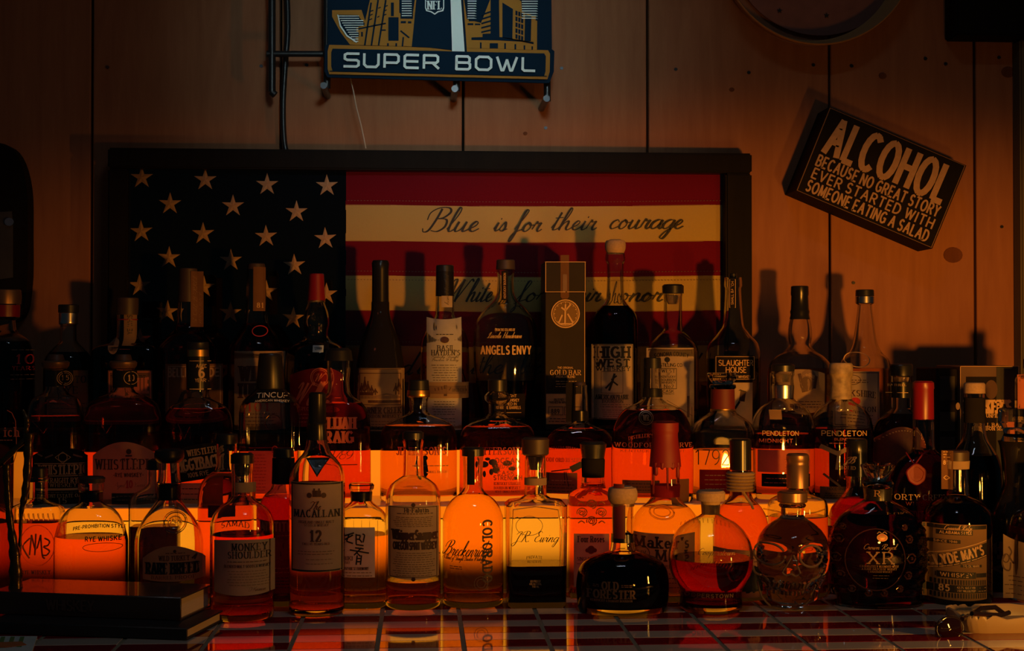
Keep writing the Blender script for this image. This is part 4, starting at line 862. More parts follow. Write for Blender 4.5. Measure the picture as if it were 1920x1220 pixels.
b = B3('bottle with tall black ringed cap and buffalo-print label', 1500, [(598, 18), (612, 21), (630, 22), (645, 20), (655, 26), (668, 44), (682, 55), (710, 60), (804, 58)], 690, lq='gold', Y=2.402)
b.cap([(536, 16), (552, 16.5), (555, 15.5), (580, 16.5), (584, 18), (590, 17), (598, 19)], 'foil', 'ringed_cap'); p = b.label(1455, 692, 1548, 775, 'tan', arch=8, barch=-8)
p.disc(1515, 712, 16, 'faint', 20).disc(1510, 720, 11, 'brown', 14).line([(1498, 700), (1506, 735)], 6, 'brown').line([(1530, 705), (1526, 728)], 5, 'brown').line([(1480, 728), (1470, 740), (1478, 748)], 4, 'brown').fine(1478, 752, 1540, 762, 3, 'brown'); b.done()
b = B3('clear bottle with plain black cap and parchment label, rightmost on the top step', 1622, [(555, 16.5), (568, 16.5), (571, 13), (600, 16), (630, 20), (645, 23), (660, 30), (675, 43), (695, 47), (804, 47)], 690, lq='pale', Y=2.402)
b.cap([(543, 16.5), (555, 17)]).band(556, 568, 'silver', 'collar'); p = b.label(1572, 696, 1648, 800, 'cream'); p.frame(1574, 698, 1646, 798, 1.2, 'brown').text('BERKSHIRE', 1608, 741, 66, 11, 'brown', 'serif', arc=4).text('BOURBON', 1612, 767, 58, 9, 'brown', 'serif').ring(1601, 712, 13, 1, 'brown', 9).disc(1606, 752, 8, 'rprint', 7).fine(1590, 712, 1628, 716, 2, 'brown').fine(1584, 778, 1636, 790, 3, 'brown')
b.pr.ring(1612, 674, 19, 1.6, 'gprint', 14); b.done()

# ================================================================ BOTTLES: lower step
G2 = 'bottles on the lower step of the lit shelf'
def B2(label, cx, prof, liq=None, lq='amber', Y=2.262, group=G2, dr=.62, n=2.4, **k): return Bottle(label, cx, prof, Y=Y, z0=Z1, liq=liq, lq=lq, group=group, dr=dr, n=n, **k)
def neck(*p): return [(y, h, 1, 2) for y, h in p]
def wlbl15(b, x0): pass
b = B2('wide bottle with ornate black rye label and 15 medallion on its neck', 104, neck((683, 24), (692, 21), (695, 19), (725, 19)) + [(737, 24, .9, 2), (748, 44), (765, 51), (785, 53), (945, 53)], 779, lq='red', Y=2.256, dr=.55)
b.cap([(664, 14), (672, 16), (678, 18)], 'dkwood', 'stopper').cap([(676, 24), (679, 26), (686, 25), (691, 21)], 'copper', 'neck_ring').band(695, 724, 'foil'); p = b.label(104, 694, 132, 724, 'blackp', name='medallion', off=.001); p.ring(118, 709, 13, 1, 'gprint').ring(118, 709, 10, .8, 'gprint').text('15', 118, 708, 12, 9, 'gprint', 'serif')
p = b.label(60, 838, 165, 946, 'blackp', arch=16); p.text('WHISTLEPIG', 116, 880, 88, 17, 'gprint', 'serif', arc=0).ring(118, 857, 8, 1, 'gprint').line([(104, 857), (118, 847), (132, 857), (118, 868), (104, 857)], 1, 'gprint').line([(85, 858), (100, 852)], 3, 'faint').line([(136, 852), (150, 858)], 3, 'faint').rect(64, 868, 160, 869.5, 'gprint').rect(64, 891, 160, 892.5, 'gprint').text('STRAIGHT RYE', 116, 900, 66, 8.5, 'gprint', 'serif').text('WHISKEY', 118, 909, 48, 6.5, 'gprint', 'serif').rect(64, 915, 160, 919, 'gprint').text('VERMONT ESTATE OAK', 112, 929, 84, 6, 'gprint', 'serif').text('15', 117, 938, 16, 10, 'gprint', 'serif').line([(70, 850), (80, 855)], 3, 'faint').fine(74, 922, 150, 922, 1, 'faint')
b.relief('moulded_letter', [(60, 790), (82, 812), (90, 800)], .0007, 'cut'); b.done()
b = B2('wide bottle with arched tan ten-year rye label on the left', 231, neck((683, 24), (692, 21), (695, 19), (725, 19)) + [(735, 24, .9, 2), (744, 46), (758, 64), (785, 71), (945, 71)], 745, lq='red', Y=2.256)
b.cap([(664, 14), (672, 16), (678, 18)], 'dkwood', 'stopper').cap([(676, 24), (679, 26), (686, 25), (691, 21)], 'copper', 'neck_ring').band(695, 726, 'foil'); p = b.label(226, 694, 250, 726, 'blackp', name='medallion', off=.001); p.ring(240, 709, 12, 1, 'gprint').text('10', 240, 709, 10, 11, 'gprint', 'serif')
p = b.label(173, 828, 293, 946, 'tan', arch=26); p.text('WHISTLEPIG', 234, 870, 112, 18, 'brown', 'serif').text('-RYE WHISKEY-', 241, 890, 56, 7, 'brown', 'bold').text('10', 243, 907, 13, 13, 'rprint', 'slab').text('Aged', 225, 908, 20, 9, 'faint', 'script').text('Years', 261, 908, 20, 9, 'faint', 'script').disc(242, 846, 5, 'brown').line([(236, 854), (248, 854)], 3, 'brown').fine(226, 859, 258, 859, 1, 'brown')
p.rect(210, 924, 290, 945, 'ink').fine(218, 929, 270, 936, 2, 'faint'); b.relief('moulded_letter', [(183, 785), (200, 812), (211, 795)], .0007, 'cut'); b.done()
b = B2('dome-shouldered bottle with black AGED 6 YEARS neck foil and tilted black label', 371, neck((668, 21), (731, 21), (745, 20)) + [(752, 34, .8, 2), (762, 52), (780, 62), (810, 66), (945, 65)], 765, lq='red', Y=2.262)
b.cap([(641, 20), (652, 20), (655, 21)]).cap([(654, 20), (668, 20.5)], 'goldm', 'gold_collar').band(668, 731, 'foil', 'neck_foil'); b.pr.off = .0012
b.pr.text('AGED', 375, 686, 20, 6, 'gprint').text('6', 375, 699, 11, 17, 'gprint', 'bold').text('YEARS', 375, 713, 24, 6, 'gprint').rect(352, 729, 391, 730.5, 'gprint').rect(352, 676, 391, 677, 'gprint')
p = b.label(320, 832, 432, 898, 'blackp', rot=9, arch=10); p.text('WHISTLEPIG', 382, 845, 62, 11, 'gprint', 'serif', rot=9).text('PIGGYBACK', 372, 868, 86, 20, 'gprint', 'slab', rot=9).text('100% RYE', 372, 888, 40, 8, 'gprint', 'sans', rot=9).rect(330, 884, 350, 886, 'faint')
b.relief('moulded_letter', [(332, 792), (346, 822), (356, 800), (364, 822), (376, 792)], .0008, 'cut'); b.relief('moulded_oval', [(370 + 30 * math.cos(a / 3), 765 + 9 * math.sin(a / 3)) for a in range(20)], .0006, 'cut')
q = b.label(318, 905, 420, 944, 'tan', name='lower_label'); q.fine(325, 915, 410, 935, 3, 'ink'); b.done()
b = B2('clear hexagonal bottle with black tapered cup cap', 507, neck((729, 27)) + [(732, 30, 1, 2), (752, 50, .9, 3), (760, 54, .8, 5), (775, 56, .8, 6), (835, 56, .8, 6), (945, 54, .8, 6)], 840, lq='amber', Y=2.26, wall=False, n=5, dr=.8)
b.cap([(662, 21), (668, 22), (726, 27), (729, 26)], 'black', 'tapered_cap').band(729, 753, 'foil', 'collar', .0009); b.pr.off = .0016
b.pr.text('TINCUP', 510, 742, 60, 8.5, 'wprint', 'sans', arc=2).text('AMERICAN WHISKEY', 510, 752, 64, 3.6, 'wprint', 'sans', arc=2); b.pr.text('TINCUP', 520, 880, 90, 18, 'rprint', 'thin', rot=90)
b.relief('moulded_ring', [(513 + 15 * math.cos(a / 3), 792 + 15 * math.sin(a / 3)) for a in range(20)], .0008, 'cut')
for (x, pts) in ((0, [(452, 775), (452, 835)]), (1, [(480, 762), (480, 836)]), (2, [(533, 762), (533, 836)]), (3, [(560, 775), (560, 835)])): b.relief('moulded_rib', pts, .0007, 'cut')
q = b.label(466, 845, 540, 925, 'oprint', name='back_label'); q.fine(470, 852, 500, 918, 12, 'rprint', .9); b.done()
b = B2('round-shouldered dark bottle with two lines of red-orange serif lettering', 635, neck((676, 22), (690, 22), (715, 20), (735, 22)) + [(745, 30, .9, 2), (752, 42), (770, 54), (800, 60), (905, 61), (926, 59)], 755, lq='red', Y=2.25, dr=.6)
b.cap([(652, 19), (657, 24), (676, 27)], 'black'); b.pr.text('ELIJAH', 635, 793, 66, 20, 'oprint', 'serif', wt=.3).text('CRAIG', 628, 819, 72, 20, 'oprint', 'serif', wt=.3).text('1789', 640, 852, 40, 16, 'brown', 'script').rect(600, 870, 670, 871.5, 'brown'); b.done()
b = B2('clear flask with black cap and pale golden liquor left of centre', 785, neck((730, 20), (742, 21), (748, 18), (770, 17)) + [(778, 26, .9, 2), (788, 50), (800, 66), (820, 72), (945, 72)], 797, lq='gold', Y=2.268, dr=.55, n=3)
b.cap([(712, 19), (731, 20)]).band(731, 744, 'goldm', 'lip_ring', .0009); b.pr.text("JEFFERSON'S", 790, 845, 94, 14, 'rprint', 'serif').line([(795, 862), (799, 885), (790, 900)], 9, 'ink').line([(792, 862), (785, 875)], 5, 'ink').disc(797, 858, 5, 'ink').fine(770, 872, 850, 872, 1, 'faint').text('VERY SMALL BATCH', 812, 884, 50, 4, 'faint', 'serif'); b.done()
b = B2('clear flask printed with a dark world map, centre of the lower step', 933, neck((733, 17), (742, 25), (750, 24), (757, 17), (775, 17)) + [(783, 28, .9, 2), (793, 52), (806, 66), (825, 71), (945, 72)], 799, lq='amber', Y=2.268, dr=.55, n=3)
b.cap([(711, 18), (733, 18)]); b.pr.text("JEFFERSON'S", 938, 845, 90, 13, 'rprint', 'serif').text('OCEAN', 951, 863, 48, 9, 'rprint', 'bold').text('AGED AT SEA', 951, 874, 50, 6, 'rprint').text('CASK', 948, 886, 32, 7, 'rprint', 'bold').text('STRENGTH', 952, 895, 54, 8, 'rprint', 'bold').text('KENTUCKY STRAIGHT', 951, 906, 50, 5, 'rprint', 'serif').text('BOURBON WHISKEY', 951, 914, 50, 5, 'rprint', 'serif').text('VERY SMALL BATCH', 951, 921, 46, 4, 'rprint', 'serif')
for (x, y, w_, h_) in ((907, 870, 9, 6), (914, 860, 5, 3), (924, 866, 8, 6), (930, 880, 7, 7), (928, 872, 6, 5), (921, 884, 4, 6), (951, 868, 9, 5), (960, 878, 7, 4), (966, 896, 4, 3), (908, 888, 3, 6)): b.pr.disc(x, y, w_, 'brown', h_)
b.done()
b = B2('low round red-lit bottle with dark ribboned neck, centre right of the lower step', 1087, neck((722, 14), (735, 14), (745, 15), (790, 16)) + [(797, 26, .9, 2), (806, 48), (822, 62), (850, 70), (880, 72), (945, 71)], 806, lq='red', Y=2.290, dr=.5, n=2.3)
b.cap([(716, 11), (722, 12)], 'dkwood'); b.label(1064, 718, 1080, 792, 'blackp', name='neck_ribbon', off=.0012); b.band(770, 788, 'foil'); p = b.label(1020, 886, 1082, 925, 'brownp'); p.rect(1021, 888, 1030, 902, 'ink', 1).fine(1034, 900, 1078, 900, 1, 'gprint').fine(1022, 908, 1078, 920, 3, 'ink')
b.pr.text('WOODFORD RESERVE', 1054, 862, 84, 7, 'rprint', 'serif').text('DISTILLERS SELECT', 1054, 843, 60, 5, 'rprint', 'serif', arc=4).line([(1098, 866), (1070, 880)], 12, 'ink').line([(1072, 878), (1034, 884)], 2, 'ink').line([(1061, 884), (1066, 912)], 1.6, 'ink').line([(1058, 884), (1059, 906)], 1.6, 'ink'); b.done()
b = B2('wide round flask with circular emblem behind the red wax-dipped bottle', 1223, neck((690, 16), (700, 16), (735, 18), (748, 19)) + [(755, 28, .9, 2), (765, 50), (785, 66), (815, 75), (860, 77), (945, 76)], 768, lq='amber', Y=2.226, dr=.48, n=2.3)
b.cap([(670, 16), (690, 17)], 'black'); b.label(1206, 672, 1220, 745, 'blackp', name='neck_ribbon', off=.0012); b.band(728, 744, 'foil'); b.pr.ring(1212, 783, 13, 1.6, 'copper').ring(1212, 783, 10, 1, 'copper').text('WR', 1212, 783, 12, 10, 'copper', 'serif').text("DISTILLER'S SELECT", 1218, 822, 78, 6, 'oprint', 'serif', arc=6).text('WOODFORD RESERVE', 1228, 834, 146, 8, 'oprint', 'serif').text('KENTUCKY STRAIGHT', 1225, 845, 120, 4, 'brown', 'serif')
p = b.label(1168, 900, 1232, 924, 'brownp'); p.fine(1172, 906, 1228, 918, 3, 'ink'); p = b.label(1262, 898, 1294, 942, 'brownp', name='side_label'); b.done()
b = B2('decanter-like bottle with flared glass stopper and dark red neck sleeve', 1355, neck((729, 21), (768, 22)) + [(774, 26, .9, 2), (784, 40, .7, 3), (795, 52, .6, 3.5), (812, 58, .6, 4), (945, 60, .6, 4)], 842, lq='gold', Y=2.262, n=3)
b.cap([(698, 29), (702, 29.5), (712, 24), (720, 18)], 'cut', 'flared_stopper').cap([(720, 24), (726, 25), (729, 22)], 'cut', 'neck_ring').band(729, 768, 'redband', 'neck_sleeve').band(766, 769, 'goldm', 'gold_band', .001); b.pr.text('1792', 1336, 857, 62, 28, 'ink', 'thin', wt=.06); p = b.label(1312, 880, 1392, 925, 'redp', name='lower_label'); p.fine(1320, 890, 1380, 915, 4, 'gprint'); b.done()
b = B2('round bottle with dark button on its shoulder and black cap', 1468, neck((696, 21), (703, 21), (707, 19), (722, 20), (746, 19)) + [(756, 32, .9, 2), (768, 46), (785, 55), (805, 58), (945, 58)], 812, lq='amber', Y=2.262, dr=.65, n=2.5)
b.cap([(682, 20), (685, 22), (696, 21)]).cap([(700, 14), (716, 12)], 'cork', 'stopper').band(722, 746, 'silver', 'silver_band'); b.label(1444, 768, 1466, 786, 'greyp', name='shoulder_button', off=.001); b.pr.ring(1455, 777, 10, 1.2, 'silver', 9)
b.pr.text('PENDLETON', 1464, 812, 66, 8, 'gprint', 'sans').text('MIDNIGHT', 1456, 826, 60, 6.5, 'oprint', 'bold'); p = b.label(1430, 888, 1520, 912, 'blackp'); p.fine(1434, 896, 1500, 904, 2, 'rprint'); q = b.label(1424, 843, 1520, 885, 'oprint', name='back_label'); q.fine(1470, 850, 1515, 880, 7, 'rprint', .9); b.done()
b = B2('round bottle with cracked tan-and-dark neck wrap and bucking-horse print', 1577, neck((700, 21), (712, 18), (748, 19)) + [(758, 32, .9, 2), (770, 46), (788, 55), (808, 58), (945, 58)], 802, lq='red', Y=2.262, dr=.65, n=2.5)
b.cap([(680, 20), (684, 21.5), (700, 21.5)], 'camo').band(700, 748, 'camo', 'neck_wrap'); b.pr.text('PENDLETON', 1584, 812, 84, 9, 'gprint', 'sans').text('BLENDED', 1582, 823, 36, 4, 'oprint').fine(1555, 830, 1606, 830, 1, 'oprint').line([(1540, 836), (1570, 850), (1590, 840), (1605, 836)], 8, 'faint').line([(1572, 848), (1568, 880)], 5, 'faint').line([(1590, 845), (1598, 865)], 5, 'faint').line([(1545, 888), (1575, 912)], 4, 'brown')
p = b.label(1540, 912, 1592, 936, 'brownp'); p.text('HOOD RIVER', 1570, 916, 36, 5, 'ink').fine(1544, 924, 1588, 932, 3, 'ink'); b.done()

# ================================================================ BOTTLES: on the counter, left to right
G1 = 'bottles standing on the tiled counter'
def B1(label, cx, prof, yb=None, liq=None, lq='amber', group=G1, **k): return Bottle(label, cx, prof, yb=yb, z0=0.0, liq=liq, lq=lq, group=group, **k)
b = B1('amber bottle cut off by the picture edge with a small script label', -32, [(775, 18), (800, 18), (820, 22, .8), (835, 45, .6), (850, 58, .6), (1085, 56, .6)], Y=2.13, liq=800, lq='red', dr=.9)
b.cap([(752, 19), (776, 19)], 'black'); b.pr.text('ich', 14, 811, 28, 17, 'oprint', 'serif').fine(-10, 826, 18, 826, 1, 'oprint').line([(5, 770), (14, 775), (21, 790), (24, 850), (18, 870), (4, 875)], 1.3, 'oprint'); b.done()
b = B1('stout bottle glowing orange at the left edge behind the dark metal twigs', -22, [(905, 16), (940, 17), (955, 32), (970, 45), (1000, 50), (1115, 50)], Y=2.06, liq=978, lq='gold'); b.cap([(880, 18), (905, 18)]); b.done()
b = B1('square-shouldered bottle with raised monogram behind the stacked books', 70, neck((893, 20), (935, 21)) + [(942, 30, .9, 2), (948, 44, .75, 3), (958, 50, .7, 4), (1115, 50, .7, 5)], Y=2.10, liq=976, lq='red', dr=.7, n=4)
b.cap([(876, 19), (893, 20)], 'black').cap([(893, 24), (898, 24), (902, 21)], 'cut', 'neck_ring'); 
for pts in ([(56, 1040), (60, 1002)], [(60, 1002), (68, 1030), (77, 1002)], [(77, 1002), (80, 1040), (85, 1046)], [(68, 1000), (66, 1040)], [(57, 1008), (44, 1022), (48, 1034), (56, 1046)], [(84, 1008), (93, 1014), (90, 1022), (82, 1024), (93, 1032), (88, 1040), (80, 1040)]): b.relief('raised_monogram', smoothpts(pts, 4), .0012, 'rosegl')
b.relief('raised_ring', [(70 + 32 * math.cos(a / 4), 1022 + 38 * math.sin(a / 4)) for a in range(26)], .0006, 'cut')
for k in range(8): b.relief('raised_letter', [(36 + k * 9, 962), (38 + k * 9, 975)], .0011, 'cut')
b.pr.text('RYE WHISKEY', 68, 1072, 54, 7, 'faint', 'serif').text('Kentucky', 66, 1086, 44, 10, 'faint', 'script'); b.done()
b = B1('squat dome bottle with broad round stopper standing behind the books', 172, neck((906, 24), (920, 23), (922, 21), (938, 21)) + [(946, 28), (955, 44), (972, 57), (990, 64), (1015, 69), (1110, 69)], Y=2.085, liq=1004, lq='amber', dr=.8)
b.cap([(893, 24), (896, 26), (904, 25)], 'dkwood', 'stopper').band(922, 939, 'foil', 'neck_band')
b.pr.text('PRE-PROHIBITION STYLE', 182, 992, 92, 6, 'brown', 'bold', arc=6).text('RYE WHISKEY', 195, 1010, 70, 8, 'brown', 'bold').ring(190, 1026, 34, 1, 'brown', 8); b.done()
b = B1('clear rectangular bottle half hidden behind the oval-seal bottle', 292, neck((880, 14), (905, 14)) + [(915, 22, .8, 3), (925, 40, .6, 5), (940, 47, .6, 6), (1115, 47, .6, 6)], Y=2.135, liq=984, lq='dark', dr=.6, n=5)
b.cap([(862, 15), (880, 16)], 'black'); b.done()
b = B1('pear-shaped bottle with round glass seal and arched tan label', 318, neck((866, 19), (900, 21), (904, 23), (910, 21), (934, 21)) + [(942, 26), (958, 38), (975, 50), (995, 60), (1020, 64), (1110, 63), (1128, 60)], Y=2.062, liq=1125, lq='dark', dr=.75)
b.cap([(841, 22), (844, 27), (856, 28), (864, 24), (867, 20)], 'black', 'round_stopper', sm=True).band(908, 936, 'foil')
b.relief('glass_seal', [(326 + 20 * math.cos(a / 3), 980 + 19 * math.sin(a / 3)) for a in range(20)], .0018, 'cut'); b.relief('glass_seal', [(326 + 12 * math.cos(a / 3), 980 + 11 * math.sin(a / 3)) for a in range(20)], .001, 'cut'); b.relief('seal_ornament', smoothpts([(318, 982), (322, 974), (328, 981), (333, 974), (336, 982)], 3), .0009, 'cut')
p = b.label(266, 1023, 380, 1090, 'tan', arch=24, barch=-4); p.text('WILD TURKEY', 326, 1046, 56, 9, 'brown', 'serif').text('RARE BREED', 322, 1065, 100, 20, 'ink', 'serif', wt=.25).text('BARREL PROOF', 324, 1082, 80, 6, 'brown', 'serif').disc(328, 1033, 3, 'brown').fine(308, 1036, 348, 1036, 1, 'brown').line([(358, 1048), (366, 1040), (362, 1050)], 3, 'brown'); b.done()
b = B1('red-lit bottle with black cap behind the cream-labelled round-shoulder bottle', 426, neck((831, 20), (865, 19)) + [(880, 22), (892, 38), (910, 50), (935, 54), (1118, 54)], Y=2.125, liq=885, lq='amber', dr=.7, n=2.6)
b.cap([(813, 20), (831, 21)]); b.pr.rect(390, 947, 440, 970, 'redcap'); b.done()
b = B1('round-shoulder bottle with black cork cap and cream label beside the books', 455, neck((868, 21), (880, 21), (884, 20), (905, 20), (930, 20)) + [(938, 26), (950, 44), (965, 55), (985, 60), (1160, 60)], 1160, liq=1000, lq='amber')
b.cap([(849, 19), (852, 22), (868, 22)]).cap([(870, 15), (886, 14), (892, 11)], 'dkwood', 'stopper'); b.label(436, 908, 474, 927, 'tan', name='neck_label'); p = b.label(399, 1011, 511, 1116, 'cream', arch=3, barch=-5)
p.text('MONKEY', 467, 1025, 64, 13, 'ink', 'serif').text('SHOULDER', 466, 1040, 78, 12, 'ink', 'serif').fine(420, 1052, 500, 1052, 1, 'brown').text('BLENDED MALT SCOTCH WHISKY', 462, 1061, 84, 5, 'ink', 'serif').fine(424, 1070, 504, 1096, 6, 'faint', .9).text('D. Kinsman', 482, 1104, 30, 8, 'faint', 'script')
b.pr.text('SAMAD', 441, 986, 54, 10, 'copper', 'serif', arc=6); b.done()
b = B1('dark red bottle with wine-coloured label between the two tall cream labels', 532, neck((856, 20), (905, 21)) + [(915, 24), (928, 36), (945, 44), (970, 47), (1135, 47)], Y=2.10, liq=930, lq='deep')
b.cap([(840, 19), (856, 20)]).band(858, 906, 'blackp', 'neck_foil'); p = b.label(490, 975, 576, 1112, 'redp'); p.text('ATTITUDE', 530, 987, 78, 16, 'oprint', 'bold').text('WHISKEY', 530, 1030, 78, 34, 'rprint', 'bold').fine(496, 1003, 570, 1003, 1, 'oprint').fine(500, 1064, 568, 1072, 2, 'oprint').fine(500, 1082, 568, 1100, 4, 'ink'); b.done()
b = B1('tall slim bottle with long dark foil and triangular neck label', 595, neck((824, 19), (835, 21), (848, 26)) + [(862, 38), (878, 48), (895, 52), (920, 52.5), (1140, 52), (1150, 50)], 1152, liq=905, lq='red')
b.cap([(735, 14), (738, 16), (755, 16), (790, 17), (793, 18.5), (797, 17.5), (824, 19)], 'foil', 'foil_cap')
p = b.label(544, 904, 642, 1072, 'cream'); p.rect(545, 905, 641, 908, 'ink').rect(545, 1068, 641, 1071, 'ink').rect(545, 905, 547, 1071, 'ink', 1).rect(639, 905, 641, 1071, 'ink', 1)
p.text('The', 592, 947, 22, 15, 'brown', 'script', wt=.12).text('MACALLAN', 593, 962, 86, 13, 'ink', 'serif', wt=.2).text('HIGHLAND SINGLE MALT', 593, 978, 66, 4.5, 'brown', 'serif').text('SCOTCH WHISKY', 593, 984, 46, 4, 'brown', 'serif').text('12', 592, 1004, 23, 20, 'brown', 'serif', wt=.22).text('TWELVE YEARS OLD', 592, 1019, 52, 4, 'brown', 'serif').fine(556, 1033, 630, 1038, 2, 'brown', .9).fine(568, 1048, 626, 1056, 2, 'faint', .9)
p.rect(586, 919, 602, 931, 'brown', 2).disc(580, 928, 5, 'brown').disc(607, 928, 5, 'brown').rect(588, 915, 591, 920, 'brown', 1).rect(597, 915, 600, 920, 'brown', 1)
tri = [(573, 861), (616, 861), (594, 893)]
b.pr.add('ink', [[(572, 860), (617, 860), (605, 877), (584, 877)], [(584, 877), (605, 877), (594.5, 894)]]); b.pr.off = .0006
b.done(); b.pr.off = .0011; b.pr.add('silver', [[(577, 863.5), (612, 863.5), (601, 879), (588, 879)], [(588, 879), (601, 879), (594.5, 889)]]); b.done(); b.pr.off = .0016; b.pr.text('12', 594.5, 870, 11, 8, 'ink', 'serif'); b.done()
b = B1('short faceted bottle with black ink calligraphy on parchment label', 678, neck((920, 20), (938, 19)) + [(944, 24, .95, 2.2), (955, 38, .9, 2.6), (968, 48, .9, 3), (985, 51, .9, 3), (1137, 50, .9, 3)], 1138, liq=1000, lq='gold', n=3, dr=.9)
b.cap([(905, 22), (909, 24), (916, 23), (920, 19)], 'cut', 'glass_stopper').band(922, 938, 'foil'); p = b.label(641, 988, 703, 1082, 'white')
for pts in ([(646, 1004), (664, 998)], [(655, 1000), (650, 1014), (662, 1018)], [(662, 1002), (645, 1012)], [(668, 1000), (668, 1020)], [(668, 1002), (676, 1003), (674, 1010), (668, 1010)], [(668, 1020), (682, 1022)], [(680, 1000), (684, 1002), (681, 1016)], [(674, 1010), (679, 1016)], [(656, 1030), (692, 1036)], [(664, 1040), (678, 1026)], [(666, 1026), (682, 1028)], [(670, 1040), (668, 1058)], [(678, 1040), (676, 1058)], [(669, 1046), (677, 1046)], [(668, 1052), (677, 1052)], [(668, 1034), (676, 1042)]): p.line(pts, 2.6, 'ink')
p.text('HIBIKI', 648, 1046, 26, 7, 'ink', 'serif').text('WHISKY', 648, 1054, 16, 4, 'ink', 'serif').text('JAPANESE HARMONY', 668, 1065, 46, 5, 'ink', 'serif').fine(646, 1072, 698, 1078, 2, 'faint')
for k in range(-3, 4): b.relief('facet_edge', [(678 + k * 15, 975), (678 + k * 14.5, 1130)], .0004, 'cut')
b.done()
b = B1('clear bottle with old-style dense print label, front centre left', 775, neck((822, 20), (828, 20), (832, 18.5), (880, 19), (892, 20)) + [(898, 30), (910, 44), (928, 51), (950, 52), (1142, 52)], 1142, liq=1085, lq='amber', wall=True)
b.cap([(808, 17), (811, 20), (822, 20)]).cap([(824, 15.5), (836, 14), (842, 14)], 'amberglass', 'stopper'); p = b.label(727, 946, 823, 1086, 'cream', arch=4, barch=-4)
p.frame(730, 950, 820, 1082, 1.2, 'brown').text('Hi-Falutin', 781, 956, 46, 7, 'ink', 'slab').fine(744, 962, 812, 962, 1, 'brown').fine(736, 969, 814, 986, 6, 'brown', .9).text('WhipperSnapper', 778, 1002, 88, 17, 'brown', 'slab', wt=.22).text('OREGON SPIRIT WHISKEY', 778, 1023, 84, 13, 'brown', 'sans', wt=.2).fine(736, 1036, 816, 1078, 11, 'brown', .9)
p.disc(775, 946, 4, 'brown').disc(775, 1085, 4, 'brown'); b.done()
b = B1('domed bottle with vertical lettering down its right side', 887, neck((854, 20), (862, 19), (900, 18), (915, 19)) + [(925, 26), (938, 42), (955, 52), (975, 57), (1136, 57)], 1140, liq=925, lq='gold')
b.cap([(838, 19), (841, 21), (854, 21)]); b.label(877, 848, 891, 912, 'blackp', name='neck_strip', off=.0012)
b.pr.text('COLORADO', 914, 1033, 118, 17, 'brown', 'slab', rot=-90, wt=.22).text('Breckenridge', 879, 1028, 88, 28, 'ink', 'script', wt=.07).text('A blend of Straight Bourbon Whiskeys', 869, 1046, 76, 9, 'brown', 'script', wt=.1).fine(842, 1062, 868, 1066, 2, 'brown').ring(902, 1093, 13, 1, 'faint').ring(902, 1093, 8, 1, 'faint'); b.done()
b = B1('square clear decanter bottle with dark wood cap, bright liquor and script', 1004, neck((852, 18), (862, 20), (900, 20), (928, 21)) + [(934, 30, .95, 2.4), (938, 50, .85, 5), (945, 57, .8, 8), (1130, 56, .8, 8), (1138, 55, .8, 8)], 1140, liq=1055, lq='dark', dr=.8, n=8, wall=True)
b.cap([(820, 23), (823, 25.5), (850, 25), (853, 22)], 'dkwood').cap([(854, 15), (880, 10)], 'dkwood', 'stopper').band(895, 908, 'tan', 'neck_label')
b.relief('window_frame', smoothpts([(962, 955), (1046, 955), (1050, 1050), (1046, 1108), (964, 1110), (958, 1050), (962, 955)], 2), .0008, 'cut')
b.pr.text('J.R. Ewing', 1006, 1005, 84, 20, 'ink', 'script', wt=.08).ring(992, 985, 25, .9, 'faint', 18).text('PRIVATE', 1002, 1045, 30, 5, 'ink', 'serif', arc=2).text('RESERVE', 1002, 1052, 26, 4, 'ink', 'serif').text('80 PROOF', 1004, 1089, 20, 4, 'gprint').text('40% ALC./VOL.', 1004, 1094, 24, 3.4, 'gprint').text('750 ML', 1004, 1099, 14, 3.4, 'gprint')
b.done()
b = B1('flat bottle embossed with four roses and small cream rose label', 1112, neck((893, 21), (908, 22), (914, 24)) + [(920, 36, .8, 3), (927, 45, .65, 4.5), (940, 47, .62, 5), (1120, 46, .62, 5)], Y=2.125, liq=905, lq='amber', dr=.62, n=5)
b.cap([(828, 22), (832, 25), (850, 22), (858, 21)], 'black', 'cork_cap').cap([(858, 21), (862, 22), (894, 21)], 'blackp', 'neck_foil')
for (rx, ry) in ((1109, 945), (1091, 960), (1127, 960), (1109, 976)):
    for q in (9, 5.5, 2.6): b.relief('embossed_rose', [(rx + q * math.cos(a / 2 + q) * 1.05, ry + q * math.sin(a / 2 + q) * .9) for a in range(11)], .0009, 'rosegl')
for (x, y, s_) in ((1084, 944, 1), (1134, 944, -1), (1084, 980, 1), (1134, 980, -1)): b.relief('embossed_leaf', smoothpts([(x, y), (x + 6 * s_, y - 4), (x + 12 * s_, y)], 3), .0009, 'rosegl')
p = b.label(1076, 1000, 1142, 1100, 'cream'); p.text('Four Roses', 1108, 1010, 50, 11, 'ink', 'serif').disc(1108, 1030, 7, 'rprint', 8).disc(1101, 1031, 4, 'rprint').disc(1115, 1031, 4, 'rprint').text('SINGLE BARREL', 1108, 1047, 52, 6, 'ink', 'serif').fine(1082, 1056, 1134, 1090, 6, 'brown', .9); b.done()
b = B1('broad low dark bottle with tan ball stopper, front centre', 1167, neck((944, 21), (952, 20), (990, 20), (1012, 21), (1032, 24)) + [(1037, 40), (1045, 62), (1056, 76), (1072, 84), (1100, 87), (1140, 85), (1150, 84)], 1157, liq=1036, lq='dark', dr=.72)
b.cap([(911, 19), (914, 25), (925, 28), (936, 27), (943, 22)], 'cork', 'ball_stopper', sm=True).band(1000, 1015, 'foil', 'neck_band').band(943, 948, 'copper', 'lip_ring', .0012)
b.label(1156, 930, 1178, 1015, 'redband', name='neck_strip', off=.0012); p = b.label(1157, 911, 1176, 945, 'redband', name='stopper_strip', off=-.0002)
